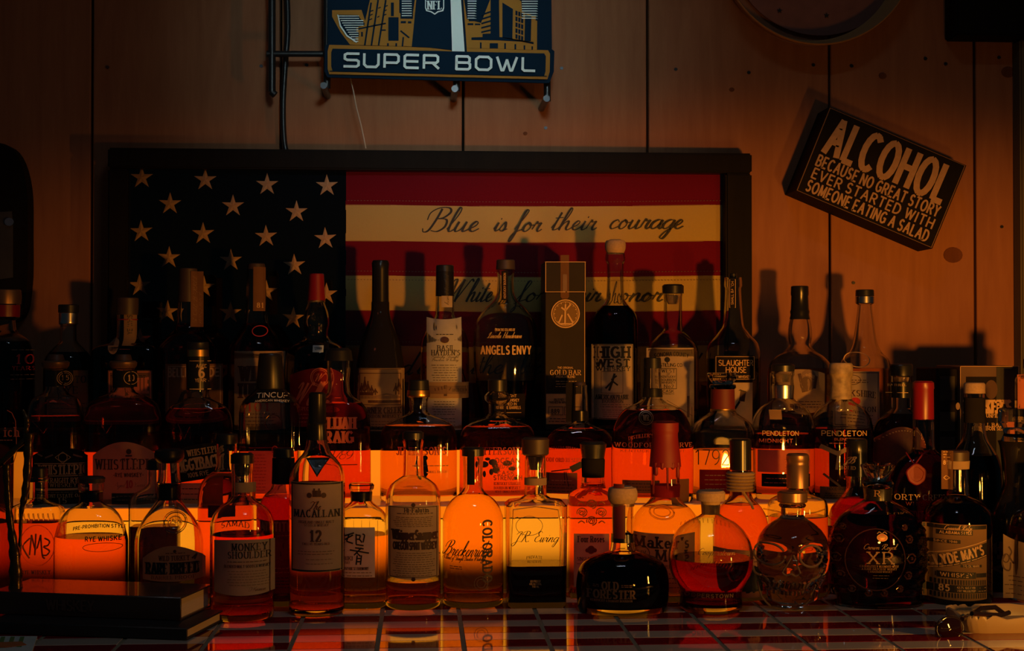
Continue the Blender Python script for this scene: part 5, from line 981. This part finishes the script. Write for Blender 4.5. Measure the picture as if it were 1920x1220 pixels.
b.pr.text('OLD', 1144, 1098, 32, 14, 'copper', 'serif', wt=.24).text('FORESTER', 1147, 1114, 88, 15, 'copper', 'serif', wt=.24).text('KENTUCKY STRAIGHT BOURBON', 1147, 1126, 76, 4, 'faint', 'serif').fine(1112, 1096, 1124, 1099, 2, 'copper').fine(1163, 1096, 1186, 1099, 2, 'copper'); b.done()
b = B1('bottle dipped in dripping red wax over its long neck', 1247, neck((790, 23), (800, 22), (850, 25), (880, 26), (905, 27), (930, 26)) + [(940, 32), (952, 46), (968, 58), (985, 64), (1128, 64)], Y=2.115, liq=950, lq='gold')
b.cap([(789, 20), (792, 25), (808, 25), (812, 23.5), (850, 27.5), (874, 29.5)], 'wax', 'wax_dip', sm=True)
for (dx, y1, r_) in ((-25, 925, .0022), (-21, 890, .003), (0, 915, .0016), (22, 895, .003), (26, 880, .002), (-10, 878, .003), (11, 878, .003)):
    x0_ = 1247 + dx * .93; tube('wax_drip', [Vector((W(x0_, y, b.Y)[0], b.surf(W(x0_, y, b.Y)[0], W(x0_, y, b.Y)[1]) - .0004, W(x0_, y, b.Y)[1])) - b.loc for y in (866, (866 + y1) / 2, y1 - 3, y1)], r_, M['wax'], b.t, 8, [r_ * 1.2, r_, r_ * 1.1, r_ * .4])
b.band(908, 930, 'redp', 'neck_label').relief('glass_seal', [(1244 + 22 * math.cos(a / 3), 962 + 12 * math.sin(a / 3)) for a in range(20)], .0013, 'cut'); b.relief('glass_seal', [(1244 + 15 * math.cos(a / 3), 961 + 8 * math.sin(a / 3)) for a in range(20)], .0008, 'cut')
p = b.label(1190, 1000, 1304, 1110, 'tan'); p.text("Maker's", 1242, 1017, 98, 19, 'brown', 'slab').text('Mark', 1262, 1041, 66, 19, 'brown', 'slab').ring(1206, 1038, 13, 1.4, 'brown').text('SIV', 1206, 1038, 14, 7, 'brown', 'serif').text('KENTUCKY STRAIGHT BOURBON WHISKY', 1248, 1062, 96, 6, 'brown', 'serif').fine(1196, 1074, 1298, 1100, 4, 'brown'); b.done()
def stitch(p, a, r):
    return p
b = B1('round ball-shaped bottle on a glass foot with cork stopper', 1332, neck((945, 18), (963, 17)) + [(968, 24), (978, 44), (995, 62), (1018, 74), (1042, 78), (1065, 76), (1088, 67), (1104, 58), (1112, 57), (1150, 58)], 1156, liq=1044, lq='deep')
b.cap([(919, 25), (923, 27), (938, 26)], 'cork', 'cork_top').cap([(938, 18), (964, 14)], 'cork', 'cork_stem')
for k in range(15): a = k / 14; b.relief('ball_stitch', [(1296 + a * 74, 1072 - 14 * math.sin(a * 3)), (1300 + a * 74, 1065 - 14 * math.sin(a * 3))], .0006, 'gold')
for k in range(12): a = k / 11; b.relief('ball_stitch', [(1288 + a * 86, 992 - 8 * math.sin(a * 3.1)), (1290 + a * 86, 986 - 8 * math.sin(a * 3.1))], .0005, 'cut')
b.pr.text('Cooperstown', 1345, 1034, 70, 12, 'copper', 'script').text('COOPERSTOWN', 1332, 1120, 96, 7, 'faint', 'bold'); b.done()
b = B1('round-shouldered bottle with jute rope tied round its dark neck', 1388, neck((880, 20), (925, 20)) + [(935, 24), (950, 38), (970, 48), (995, 51), (1140, 50)], Y=2.105, liq=945, lq='amber')
b.cap([(822, 18), (825, 20), (880, 20)], 'foil', 'wax_cap')
for k in range(6): yy = 884 + k * 6; b.cap([(yy, 25), (yy + 2.5, 27), (yy + 5.5, 25)], 'rope', 'rope_turn', sm=True)
b.relief('rope_end', smoothpts([(1392, 915), (1400, 925), (1412, 945), (1415, 955)], 4), .0022, 'rope'); b.relief('rope_end', smoothpts([(1380, 905), (1390, 920), (1402, 918)], 4), .0025, 'rope')
p = b.label(1345, 1030, 1432, 1120, 'tan'); p.text('BOURBON', 1392, 1085, 80, 44, 'ink', 'bold').fine(1350, 1040, 1425, 1052, 3, 'ink'); b.done()
b = B1('flat-shouldered bottle with tall brown metal cap behind the glass skull', 1495, neck((914, 20), (920, 22)) + [(926, 30), (936, 50, 1), (944, 54, 1), (952, 55, 1), (1132, 54, 1)], Y=2.12, liq=966, lq='amber')
b.cap([(850, 19), (853, 20.5), (862, 21), (864, 20), (872, 20), (873, 20.5), (914, 20)], 'copper', 'tall_cap'); b.relief('shoulder_ring', [(1442, 958), (1470, 962), (1500, 963), (1530, 960), (1549, 956)], .001, 'cut'); p = b.label(1444, 1012, 1546, 1110, 'brownp'); p.fine(1455, 1025, 1535, 1095, 7, 'ink'); b.done()
# glass skull
SY = 2.015
def skull(p, a, r):
    x, y, z = p
    if not hasattr(skull, 'c'): return p
    cx_, cy_ = skull.c
    u, v = (x - cx_) / r if r > .02 else 0, z
    if y < cy_ and r > .03:
        def dent(px, py, s, amp):
            X, Z = W(px, py, SY - .04); return amp * math.exp(-(((x - X) / s) ** 2 + ((z - Z) / (s * .85)) ** 2) ** 1.5)
        y += dent(1450, 1042, .0165, .026) + dent(1521, 1042, .0165, .026) + dent(1485, 1072, .007, .012)
        y -= dent(1485, 1052, .006, .006) + dent(1485, 1104, .018, .008) + dent(1450, 1022, .014, .004) + dent(1521, 1022, .014, .004)
        y += dent(1447, 1088, .013, .010) + dent(1524, 1088, .013, .010)
        Z1_, Z2_ = W(1485, 1098, SY)[1], W(1485, 1120, SY)[1]
        if Z2_ < z < Z1_ and abs(x - cx_) < .019: y += .0012 * math.cos((x - cx_) / .0046 * 2 * math.pi)
        zm = W(1485, 1109, SY - .04)[1]
        if abs(z - zm) < .0015 and abs(x - cx_) < .019: y += .003
    return (x, y, z)
skull.c = (W(1485, 1050, SY)[0], SY); NS = 96
SKP = neck((943, 22), (950, 21), (966, 21), (970, 24)) + [(978, 36, 1.1), (992, 52, 1.1), (1012, 63, 1.1), (1038, 67, 1.1), (1062, 64, 1.08), (1078, 60, 1.0), (1084, 61, 1), (1090, 58, .95), (1100, 50, .9), (1120, 46, .9), (1140, 38, .88), (1152, 30, .85), (1158, 22, .85)]
b = Bottle('clear glass skull-shaped bottle with gold wooden cap', 1485, SKP, Y=SY, z0=0, glass='wavy', name='skull_bottle', group=G1, disp=skull, base=False)
NS = 44
b.cap([(920, 24), (923, 27.5), (939, 27.5), (941, 26)], 'copper', 'round_cap').cap([(943, 24), (947, 25), (950, 23)], 'cut', 'lip_ring')
for ex_ in (1450, 1521):
    b.relief('eye_socket', smoothpts([(ex_ + 23 * math.cos(a * .6283), 1042 + 20 * math.sin(a * .6283)) for a in range(10)], 3, True)[:-1], .0017, 'glint')
b.relief('nose_bridge', smoothpts([(1485, 1040), (1476, 1060), (1470, 1074), (1478, 1080), (1485, 1076), (1492, 1080), (1500, 1074), (1494, 1060), (1487, 1040)], 3), .0013, 'glint')
for k in range(8): b.relief('tooth', [(1459 + k * 7.4, 1094), (1459 + k * 7.2, 1104)], .0027, 'glint'); b.relief('tooth', [(1461 + k * 7, 1110), (1462 + k * 6.8, 1119)], .0025, 'glint')
for s_ in (-1, 1): b.relief('cheekbone', smoothpts([(1485 + s_ * 60, 1068), (1485 + s_ * 55, 1082), (1485 + s_ * 38, 1090), (1485 + s_ * 30, 1104)], 4), .0018, 'glint'); b.relief('jaw_line', smoothpts([(1485 + s_ * 50, 1100), (1485 + s_ * 42, 1128), (1485 + s_ * 24, 1148)], 4), .0014, 'glint')
b.done()
b = B1('dark bottle with gold script on its black capsule behind the jewelled decanter', 1606, neck((892, 19), (912, 19), (922, 22)) + [(935, 32), (955, 48), (975, 52), (1125, 52)], Y=2.128, liq=932, lq='deep')
b.cap([(822, 18), (825, 19), (845, 19), (848, 18.5), (892, 19.5)], 'foil', 'capsule'); b.pr.text('JB', 1606, 865, 14, 12, 'gprint', 'script', wt=.2).text('BOND', 1602, 880, 24, 6, 'gprint', 'serif'); p = b.label(1560, 990, 1640, 1100, 'redp'); b.done()
# jewelled decanter
def jewel(p, a, r):
    x, y, z = p
    if r < .045 or not hasattr(jewel, 'c'): return p
    u = abs(x - jewel.c[0]) / r
    if u > .62 and .02 < z < .115:
        k = .0028 * math.sin(z * 420) * math.sin(a * 9); x += math.copysign(k, x - jewel.c[0]); y += k
    elif z < .034 and z > .014: y += .002 * math.sin(a * 22) * math.sin(z * 300)
    return (x, y, z)
jewel.c = (W(1643, 1050, 2.01)[0], 2.0); NS = 96
b = Bottle('jewelled oval decanter with faceted crystal stopper and bronze lettering', 1645, neck((914, 26), (920, 25), (936, 24)) + [(942, 34, .9), (952, 52, .7), (966, 70, .6), (985, 82, .58), (1010, 89, .58), (1050, 90, .58), (1085, 84, .58), (1110, 78, .6), (1126, 76, .62), (1130, 80, .66), (1140, 83, .7)], yb=1150, z0=0, group=G1, disp=jewel, liq=960, lq='deep')
NS = 44
b.cap([(867, 24), (871, 31), (875, 31), (890, 22), (901, 14)], 'cut', 'crystal_stopper').cap([(901, 27), (906, 29), (911, 27), (914, 24)], 'cut', 'neck_ring').band(915, 937, 'foil', 'neck_band'); b.pr.off = .0013
for k in range(10): a = k * math.pi / 5; x0_ = W(1645, 880, b.Y)[0]; zt, zm = W(1645, 872, b.Y)[1], W(1645, 897, b.Y)[1]; tube('stopper_facet', [Vector((x0_ + .0242 * math.cos(a), b.Y + .0242 * math.sin(a), zt)) - b.loc, Vector((x0_ + .0128 * math.cos(a), b.Y + .0128 * math.sin(a), zm)) - b.loc], .0013, M['cut'], b.t, 6)
b.pr.text('R', 1655, 928, 10, 11, 'bprint', 'serif').disc(1655, 1008, 10, 'copper', 7).ring(1655, 1008, 7, 1.2, 'rprint', 5).line([(1646, 1001), (1650, 997), (1655, 1001), (1660, 997), (1664, 1001)], 1.6, 'bprint').text('Crown Royal', 1652, 1025, 60, 10, 'bprint', 'script', wt=.1).text('XR', 1652, 1046, 48, 21, 'bprint', 'serif').text('EXQUISITELY BLENDED WITH', 1650, 1062, 70, 3.6, 'copper', 'serif').text('A RARE BATCH OF WHISKY', 1650, 1067, 64, 3.6, 'copper', 'serif').text('CANADIAN WHISKY', 1651, 1072, 44, 3.4, 'copper', 'serif').fine(1636, 1079, 1668, 1084, 2, 'copper', .8)
b.relief('oval_frame', [(1645 + 54 * math.cos(math.pi / 2 + a / 30 * 6.28), 1050 + 58 * math.sin(math.pi / 2 + a / 30 * 6.28)) for a in range(31)],   .0009, 'jewel')
for (jx, jy, jr) in ((1708, 1012, 7), (1712, 1048, 9), (1706, 1080, 7), (1690, 1105, 6), (1660, 1113, 6), (1632, 1113, 6), (1604, 1106, 6), (1585, 1080, 7), (1578, 1048, 8), (1583, 1012, 7), (1700, 990, 5), (1590, 990, 5)):
    b.relief('glass_jewel', [(jx + jr * math.cos(a), jy + jr * math.sin(a)) for a in range(7)], .0014, 'jewel'); b.relief('glass_jewel', [(jx - 2, jy), (jx + 2, jy)], .0026, 'jewel')
b.done()
# right hand group
b = B1('round-shouldered dark bottle wearing a stitched leather holster', 1690, neck((704, 20), (708, 19), (745, 19), (765, 19)) + [(775, 30), (790, 46), (815, 53), (1035, 53)], Y=2.288, liq=775, lq='deep', dr=.8)
b.cap([(682, 20), (686, 21), (704, 21)]).cap([(706, 14), (716, 12)], 'cork', 'stopper').band(716, 745, 'foil'); b.pr.off = .0012; b.pr.text('BARREL', 1691, 722, 30, 4, 'gprint', 'serif').rect(1672, 736, 1710, 737, 'gprint'); p = b.label(1640, 800, 1744, 1000, 'redband', name='leather_holster', arch=34, off=.0015); b.lab.data.materials[0] = M['leather']
x = 1644
while x < 1742: p.rect(x, 806 + 32 * ((x - 1692) / 52) ** 2, x + 2.6, 808 + 32 * ((x - 1692) / 52) ** 2, 'gprint', 1); x += 5
b.done()
b = B1('tall bottle with bright red foil and hanging red wax seal', 1731, neck((785, 19), (830, 19.5), (842, 21)) + [(850, 30), (862, 46), (885, 60), (915, 68), (950, 70), (1118, 68)], Y=2.136, liq=842, lq='deep', dr=.5)
b.cap([(714, 17), (717, 19), (728, 19.5), (730, 18.5), (786, 19)], 'redcap', 'foil_capsule')
xs, zs = W(1719, 889, b.Yf); yy = b.surf(xs, zs); V, F = rings_mesh(0, 0, [(0, .0150, 1, 2), (.002, .0158, 1, 2), (.0036, .0145, 1, 2), (.0036, .0105, 1, 2), (.0026, .010, 1, 2)], ns=28, disp=lambda p, a, r: (p[0] * (1 + .06 * math.sin(a * 5)), p[1] * (1 + .06 * math.cos(a * 4)), p[2]))
obj('wax_seal', ([tuple(Vector((xs + v[0], yy - .001 - v[2], zs + v[1])) - b.loc) for v in V], F), M['wax'], b.t, 40)
b.relief('red_ribbon', [(1749, 843), (1735, 854), (1720, 870)], .0013, 'wax'); b.relief('red_ribbon', [(1709, 850), (1713, 862), (1719, 872)], .001, 'wax')
b.pr.text('FORTY CREEK', 1725, 932, 104, 10, 'gprint', 'serif').text('WHISKY', 1725, 944, 50, 6, 'redcap', 'serif').text('CONFEDERATION', 1722, 965, 90, 14, 'redcap', 'serif'); b.done()
b = B1('big clear-shouldered bottle with black foil neck and tan cork top', 1827, neck((738, 18), (745, 18), (792, 18), (802, 19), (822, 23)) + [(840, 33), (858, 42), (880, 47), (920, 48), (1108, 47)], Y=2.19, liq=852, lq='dark')
b.cap([(717, 18), (720, 19), (737, 19)], 'cork', 'cork_top').band(745, 792, 'blackp', 'neck_foil', .001); b.pr.disc(1812, 763, 4, 'faint', 7); b.done()
b = B1('cylindrical bottle with grey-gold label and slanted bold white lettering', 1794, neck((863, 21), (880, 20), (920, 20), (928, 21)) + [(934, 34), (946, 50), (962, 60), (980, 62), (1145, 62)], 1146, liq=940, lq='deep')
b.cap([(844, 20), (847, 21.5), (863, 21)], 'dkwood').band(863, 878, 'tan', 'neck_ring', .001); p = b.label(1785, 848, 1803, 922, 'brownp', name='neck_strip', off=.0015); p.text('85', 1794, 871, 12, 7, 'gprint', 'bold').line([(1789, 900), (1794, 896), (1799, 900), (1794, 904), (1789, 900)], 1.4, 'gprint').fine(1788, 850, 1800, 860, 3, 'gprint')
p = b.label(1746, 983, 1852, 1126, 'greyp', arch=1, barch=-3)
p.rect(1747, 985, 1851, 992, 'ink').text('Conecuh Ridge', 1798, 989, 46, 9, 'gprint', 'script', wt=.12).rect(1764, 994, 1822, 1003, 'ink').text('ALABAMA STYLE', 1794, 998.5, 52, 5, 'gprint', 'bold').rect(1747, 1013, 1760, 1019, 'ink').rect(1758, 1012, 1800, 1019, 'ink').text('SINCE 1946', 1778, 1015.5, 34, 4, 'gprint')
sl = 15
p.add('ink', [[(1746 + i * 10.6, 1046 - i * 2.9), (1746 + (i + 1) * 10.6, 1046 - (i + 1) * 2.9), (1746 + (i + 1) * 10.6, 1072 - (i + 1) * 2.9), (1746 + i * 10.6, 1072 - i * 2.9)] for i in range(10)])
p.line([(1747, 1042), (1851, 1013)], 1.4, 'gprint').line([(1747, 1070), (1851, 1041)], 1.4, 'gprint').text("CLYDE MAY'S", 1798, 1042.5, 96, 17, 'gprint', 'bold', rot=15.5, wt=.2)
p.rect(1800, 1058, 1840, 1063, 'ink').text('TRADE MARK', 1820, 1060.5, 32, 4, 'gprint').rect(1765, 1072, 1828, 1084, 'ink').text('WHISKEY', 1796, 1078, 54, 7, 'gprint', 'bold').rect(1747, 1074, 1764, 1082, 'ink').rect(1829, 1074, 1851, 1082, 'ink')
for yy in (1087, 1112):
    for i in range(22): p.rect(1748 + i * 4.7, yy, 1750.4 + i * 4.7, yy + 9, 'ink', 1)
p.rect(1747, 1097, 1851, 1111, 'ink').text('85', 1775, 1103, 16, 11, 'gprint', 'bold').text('42.5% ALC / VOL', 1811, 1101, 34, 3.4, 'gprint', 'bold').text('750 MILLILITER', 1811, 1107, 34, 3.4, 'gprint', 'bold').fine(1832, 1101, 1850, 1107, 2, 'gprint', .9)
b.done()
b = B1('black bottle with faceted glass stopper and faint skull print at the right', 1903, neck((826, 31), (835, 28), (870, 24), (905, 22)) + [(925, 28), (945, 38), (965, 44), (985, 45), (1125, 45)], Y=2.132, dr=.72, glass='dkglass', base=False)
b.cap([(765, 29), (768, 30), (792, 30), (800, 24), (812, 20), (822, 24), (827, 28)], 'cut', 'glass_stopper'); b.pr.disc(1882, 1030, 11, 'brown', 14).line([(1860, 1075), (1884, 1062)], 5, 'brown').line([(1860, 1062), (1884, 1075)], 5, 'brown').disc(1878, 1032, 3, 'ink').disc(1887, 1032, 3, 'ink').rect(1876, 1043, 1888, 1050, 'brown'); b.done()
b = B1('clear bottle of red liquor with ornate amber label at the right edge', 1946, neck((905, 16), (930, 18), (950, 21)) + [(956, 32), (966, 46), (980, 50), (1000, 53), (1142, 52)], 1144, liq=985, lq='amber')
b.cap([(880, 17), (905, 17)], 'dkwood'); p = b.label(1898, 1022, 1994, 1128, 'tan', arch=-16); p.line(smoothpts([(1902, 1045), (1896, 1058), (1900, 1072), (1910, 1075), (1912, 1060)], 3), 3, 'brown').ring(1903, 1052, 6, 2, 'brown', 8).line(smoothpts([(1908, 1030), (1914, 1040), (1910, 1050), (1918, 1062)], 3), 3, 'brown').fine(1900, 1085, 1990, 1118, 5, 'brown'); b.done()
# carton and flat bottle behind them
cb = thing('bourbon_carton', 'open-fronted brown cardboard carton with orange slab lettering', 'carton'); Yc = 2.33
crt = princ('brown_carton', (.11, .055, .028), .6, noise=.15); crd = princ('dark_carton_print', (.012, .011, .011), .5)
cx0, cz = W(1800, 686, Yc); cx1 = W(1910, 690, Yc)[0]; Yk = Yc + .11
cxs = W(1716, 690, Yk)[0]
box('carton_shell', cx0, cx1, Yc, Yk, .0, cz, crt, cb, .0012, 1)
q0 = W(1810, 706, Yc); q1 = W(1868, 860, Yc)
cp = Print(lambda x, z: Yc, Yc, cb, .0006); cp.rect(1868, 687, 1908, 990, 'ink', 4).rect(1811, 706, 1868, 990, 'blackp', 4).frame(1800, 686, 1910, 990, 1, 'gprint'); cp.flush('print_panel')
cp = Print(lambda x, z: Yc, Yc, cb, .0012); cp.text("BOOKER'S", 1852, 762, 90, 22, 'gprint', 'slab', wt=.26).text('UNCUT UNFILTERED', 1858, 779, 80, 6, 'gprint', 'slab').text('SMALL BATCH', 1858, 796, 70, 6, 'gprint', 'slab').text('BOURBON SERIES', 1860, 803, 70, 6, 'gprint', 'slab').disc(1858, 730, 12, 'brown', 18); cp.flush()
# carton's side panel as a separate box, its shade put into the dark colour
sdp = thing('dark_carton_side', 'shaded side of the brown carton, coloured dark, with black rounded panels', 'box')
xa, zt = W(1756, 690, 2.34); xb = W(1796, 690, 2.34)[0]; box('box_body', xa, xb, 2.34, 2.44, .0, zt, darkwood, sdp, .002, 1)
dp = Print(lambda x, z: 2.34, 2.34, sdp, .0008)
for y0, y1 in ((705, 750), (772, 808), (818, 850)): dp.rect(1762, y0, 1790, y1, 'ink')
dp.flush('panel_print')
b = B1('flat clear flask with orange label beside the carton at the right edge', 1935, neck((690, 14), (700, 14)) + [(704, 24, .5, 5), (712, 30, .4, 6), (1050, 30, .4, 6)], Y=2.27, glass='glass', dr=.4, n=6)
b.cap([(672, 15), (690, 15)], 'black'); p = b.label(1910, 702, 1960, 770, 'oprint'); p.frame(1912, 704, 1958, 768, 1.4, 'brown'); b.done()

# ================================================================ SMALL THINGS
def book(name, label, x0, x1, Ya, depth, za, zb, cov, rot, sp_text=None):
    t = thing(name, label, 'book', group=None); t.location = (x1, Ya, za); t.rotation_euler = (0, 0, R(rot)); L = x1 - x0; H = zb - za
    c = .0025
    box('front_cover', -L, 0, 0, depth, H - c, H, cov, t, .0008, 1); box('back_cover', -L, 0, 0, depth, 0, c, cov, t, .0008, 1)
    box('spine', -L, 0, -.001, c, .0005, H - .0005, cov, t, .0008, 1)
    pg = box('page_block', -L + .004, -.004, c + .001, depth - .004, c, H - c, princ('page_edges', (.85, .62, .38), .8, noise=.18, scale=900, stretch=(.02, .02, 1)), t)
    return t
bk1 = princ('charcoal_book_cloth', (.016, .014, .014), .6); bk2 = princ('dark_brown_book_cloth', (.05, .028, .018), .4, coat=.3)
t2 = book('closed_book', 'lower dark hardcover book of the stack, tan page edges showing', -.57, -.297, 1.837, .128, 0.0002, .0157, bk1, -13)
t1 = book('closed_book', 'upper thick dark book of the stack with faint title on its spine', -.583, -.313, 1.886, .105, .0159, .0465, bk2, -14)
me = Print(lambda x, z: 0, 1.87, None, .0)
qs = textpx('WHISKEY', 0, 0, 100, 26, 'sans'); ppm = 1.87 / FX; V = []; F = []
for qi, q in enumerate(qs):
    k = len(V); P = [(-.155 + a * ppm, .0155 - c_ * ppm * .75) for a, c_ in q]
    for x, z in P: V.append((x, -.0018 - (qi % 5) * 2e-5, z))
    F.append((k + 3, k + 2, k + 1, k))
o = obj('title', (V, F), princ('dull_title_print', (.10, .055, .04), .6), t1)
# paper coaster and card at the bottom left
pc = thing('printed_napkin', 'printed paper napkin with green and orange pattern at the counter corner', 'napkin'); 
def onctr(px, py, z=0.0):
    d = RM @ Vector(((px - 960) / FX, (610 - py) / FX, -1.0)); t = (z - HC) / d.z; return (d.x * t, d.y * t, z)
def slab(name, px, z0, z1, mat, parent):
    P = [onctr(*p, z1) for p in px]; ar = sum(P[i][0] * P[(i + 1) % len(P)][1] - P[(i + 1) % len(P)][0] * P[i][1] for i in range(len(P)))
    if ar < 0: P.reverse()
    n = len(P); V = P + [(a, b_, z0) for a, b_, _ in P]
    return obj(name, (V, [tuple(range(n)), tuple(range(2 * n - 1, n - 1, -1))] + [(i, i + n, (i + 1) % n + n, (i + 1) % n) for i in range(n)]), mat, parent)
slab('paper_sheet', [(-60, 1192), (70, 1192), (52, 1245), (-90, 1245)], .0002, .0012, princ('white_napkin', (.55, .6, .55), .8, noise=.2), pc)
for i, x in enumerate((2, 20, 38)): slab('green_stripe', [(x, 1193), (x + 8, 1193), (x + 2, 1212), (x - 7, 1212)], .0012, .0016, princ('green_print', (.12, .22, .06), .8), pc)
slab('orange_stripe', [(-20, 1204), (40, 1202), (50, 1208), (10, 1213), (-20, 1213)], .0016, .002, princ('orange_print', (.5, .15, .04), .8), pc)
# dark metal twigs at the left
tw = thing('iron_branch_sculpture', 'dark gnarled metal branch sculpture with tapering arms at the left edge', 'sculpture')
iron = princ('gnarled_dark_metal', (.14, .08, .03), .26, .8, noise=.5, scale=90, bump=.9)
def arm(pts, radii, Y):
    P = smoothpts([(*p, r_) for p, r_ in zip(pts, radii)], 5)
    tube('branch', [(W(a, b_, Y)[0], Y, W(a, b_, Y)[1]) for a, b_, _ in P], 0, iron, tw, 10, [max(.0008, r_ * Y / FX * (1 + .14 * math.sin(i * 1.7))) for i, (_, _, r_) in enumerate(P)])
arm([(43, 768), (50, 785), (50, 800), (47, 815)], [2, 5, 5, 4], 1.985)
arm([(54, 812), (53, 850), (50, 900), (45, 935), (40, 960), (38, 1005), (36, 1040)], [9, 8, 7, 6, 4, 3, 4], 1.985)
arm([(-30, 885), (0, 868), (30, 840), (50, 820)], [7, 6, 5, 5], 1.985)
arm([(12, 870), (13, 900), (16, 950), (22, 1000), (28, 1040), (30, 1090), (26, 1130), (20, 1165)], [7, 6.5, 6, 7, 10, 12, 12, 14], 1.975)
xx, yy_, _ = onctr(14, 1168); V, F = rings_mesh(xx, 1.955, [(.012, .018, 1, 2), (.004, .026, 1, 2), (.0003, .028, 1, 2)]); obj('foot', (V, F), iron, tw, 40)
# ashtray
at_ = thing('ceramic_ashtray', 'low white ceramic ashtray with notched rim at the bottom right corner', 'ashtray')
porc = princ('glazed_white_porcelain', (.48, .32, .15), .35)
x0_, y0_, _ = onctr(1832, 1200); x1_ = x0_ + .19; ya, yb_ = 1.812, 1.90; H_ = .0225
V = []; F = []; N = 120
def rrect(k, s, n=7): a = 2 * math.pi * k / N; c_, s_ = math.cos(a), math.sin(a); return ((x0_ + x1_) / 2 + math.copysign(abs(c_) ** (2 / n), c_) * (x1_ - x0_) / 2 * s, (ya + yb_) / 2 + math.copysign(abs(s_) ** (2 / n), s_) * (yb_ - ya) / 2 * s)
prof = [(.94, .0), (.97, .004), (1.0, H_ * .8), (1.0, H_), (.97, H_ + .001), (.92, H_ * .9), (.86, .008), (.0, .006)]
for (s, z) in prof:
    for k in range(N):
        x, y = rrect(k, s); dz = -.005 * max(0, math.sin(k * 2 * math.pi / N * 26)) if z > H_ * .7 else 0
        V.append((x, y, z + dz))
for i in range(len(prof) - 1):
    for k in range(N): F.append((i * N + k, i * N + (k + 1) % N, (i + 1) * N + (k + 1) % N, (i + 1) * N + k))
F.append(tuple(range(N - 1, -1, -1))); obj('dish', (V, F), porc, at_, 40)
# sunglasses resting beside and on the ashtray
sg = thing('sunglasses', 'dark oval-lensed sunglasses leaning against the ashtray', 'sunglasses')
plast = princ('glossy_dark_plastic', (.018, .010, .008), .08, coat=.6); lens = princ('dark_red_lens', (.014, .004, .004), .05, coat=.3)
def oval(name, px, py, rx, rz, Y, th, mat, n=40, dy=0):
    x, z = W(px, py, Y); k = Y / FX; rg = []; V = []; F = []
    for (s, y) in ((.0, -th), (.7, -th * .8), (.94, -th * .35), (1, 0), (.94, th * .4), (0, th * .4)):
        V += [(x + rx * k * s * math.cos(2 * math.pi * i / n), Y + y + dy * rx * k * s * math.cos(2 * math.pi * i / n), z + rz * k * s * math.sin(2 * math.pi * i / n)) for i in range(n)]
    for r_ in range(5):
        for i in range(n): F.append((r_ * n + i, (r_ + 1) * n + i, (r_ + 1) * n + (i + 1) % n, r_ * n + (i + 1) % n))
    return obj(name, (V, F), mat, sg, 50)
oval('lens', 1781, 1178, 28, 21, 1.80, .005, lens, dy=.25)
x, z = W(1781, 1178, 1.80); k = 1.80 / FX
tube('rim', [(x + 28.5 * k * math.cos(a / 6), 1.801 + .25 * 28.5 * k * math.cos(a / 6), z + 21.5 * k * math.sin(a / 6)) for a in range(39)], .0021, plast, sg, 8)
oval('lens', 1812, 1170, 16, 17, 1.85, .006, plast, dy=.3)
def ptube(name, pts, r, mat, Y0): return tube(name, [(*(W(px, py, Y)[0:1]), Y, W(px, py, Y)[1]) for px, py, Y in pts], r, mat, sg, 8)
ptube('temple_arm', [(1822, 1150, 1.80), (1850, 1152, 1.815), (1876, 1153, 1.83), (1892, 1148, 1.84)], .0032, plast, 0)
ptube('temple_arm', [(1815, 1158, 1.84), (1838, 1140, 1.86), (1866, 1138, 1.87), (1885, 1152, 1.87)], .0034, plast, 0)
ptube('bridge', [(1804, 1160, 1.81), (1815, 1154, 1.83), (1826, 1160, 1.85)], .003, plast, 0)
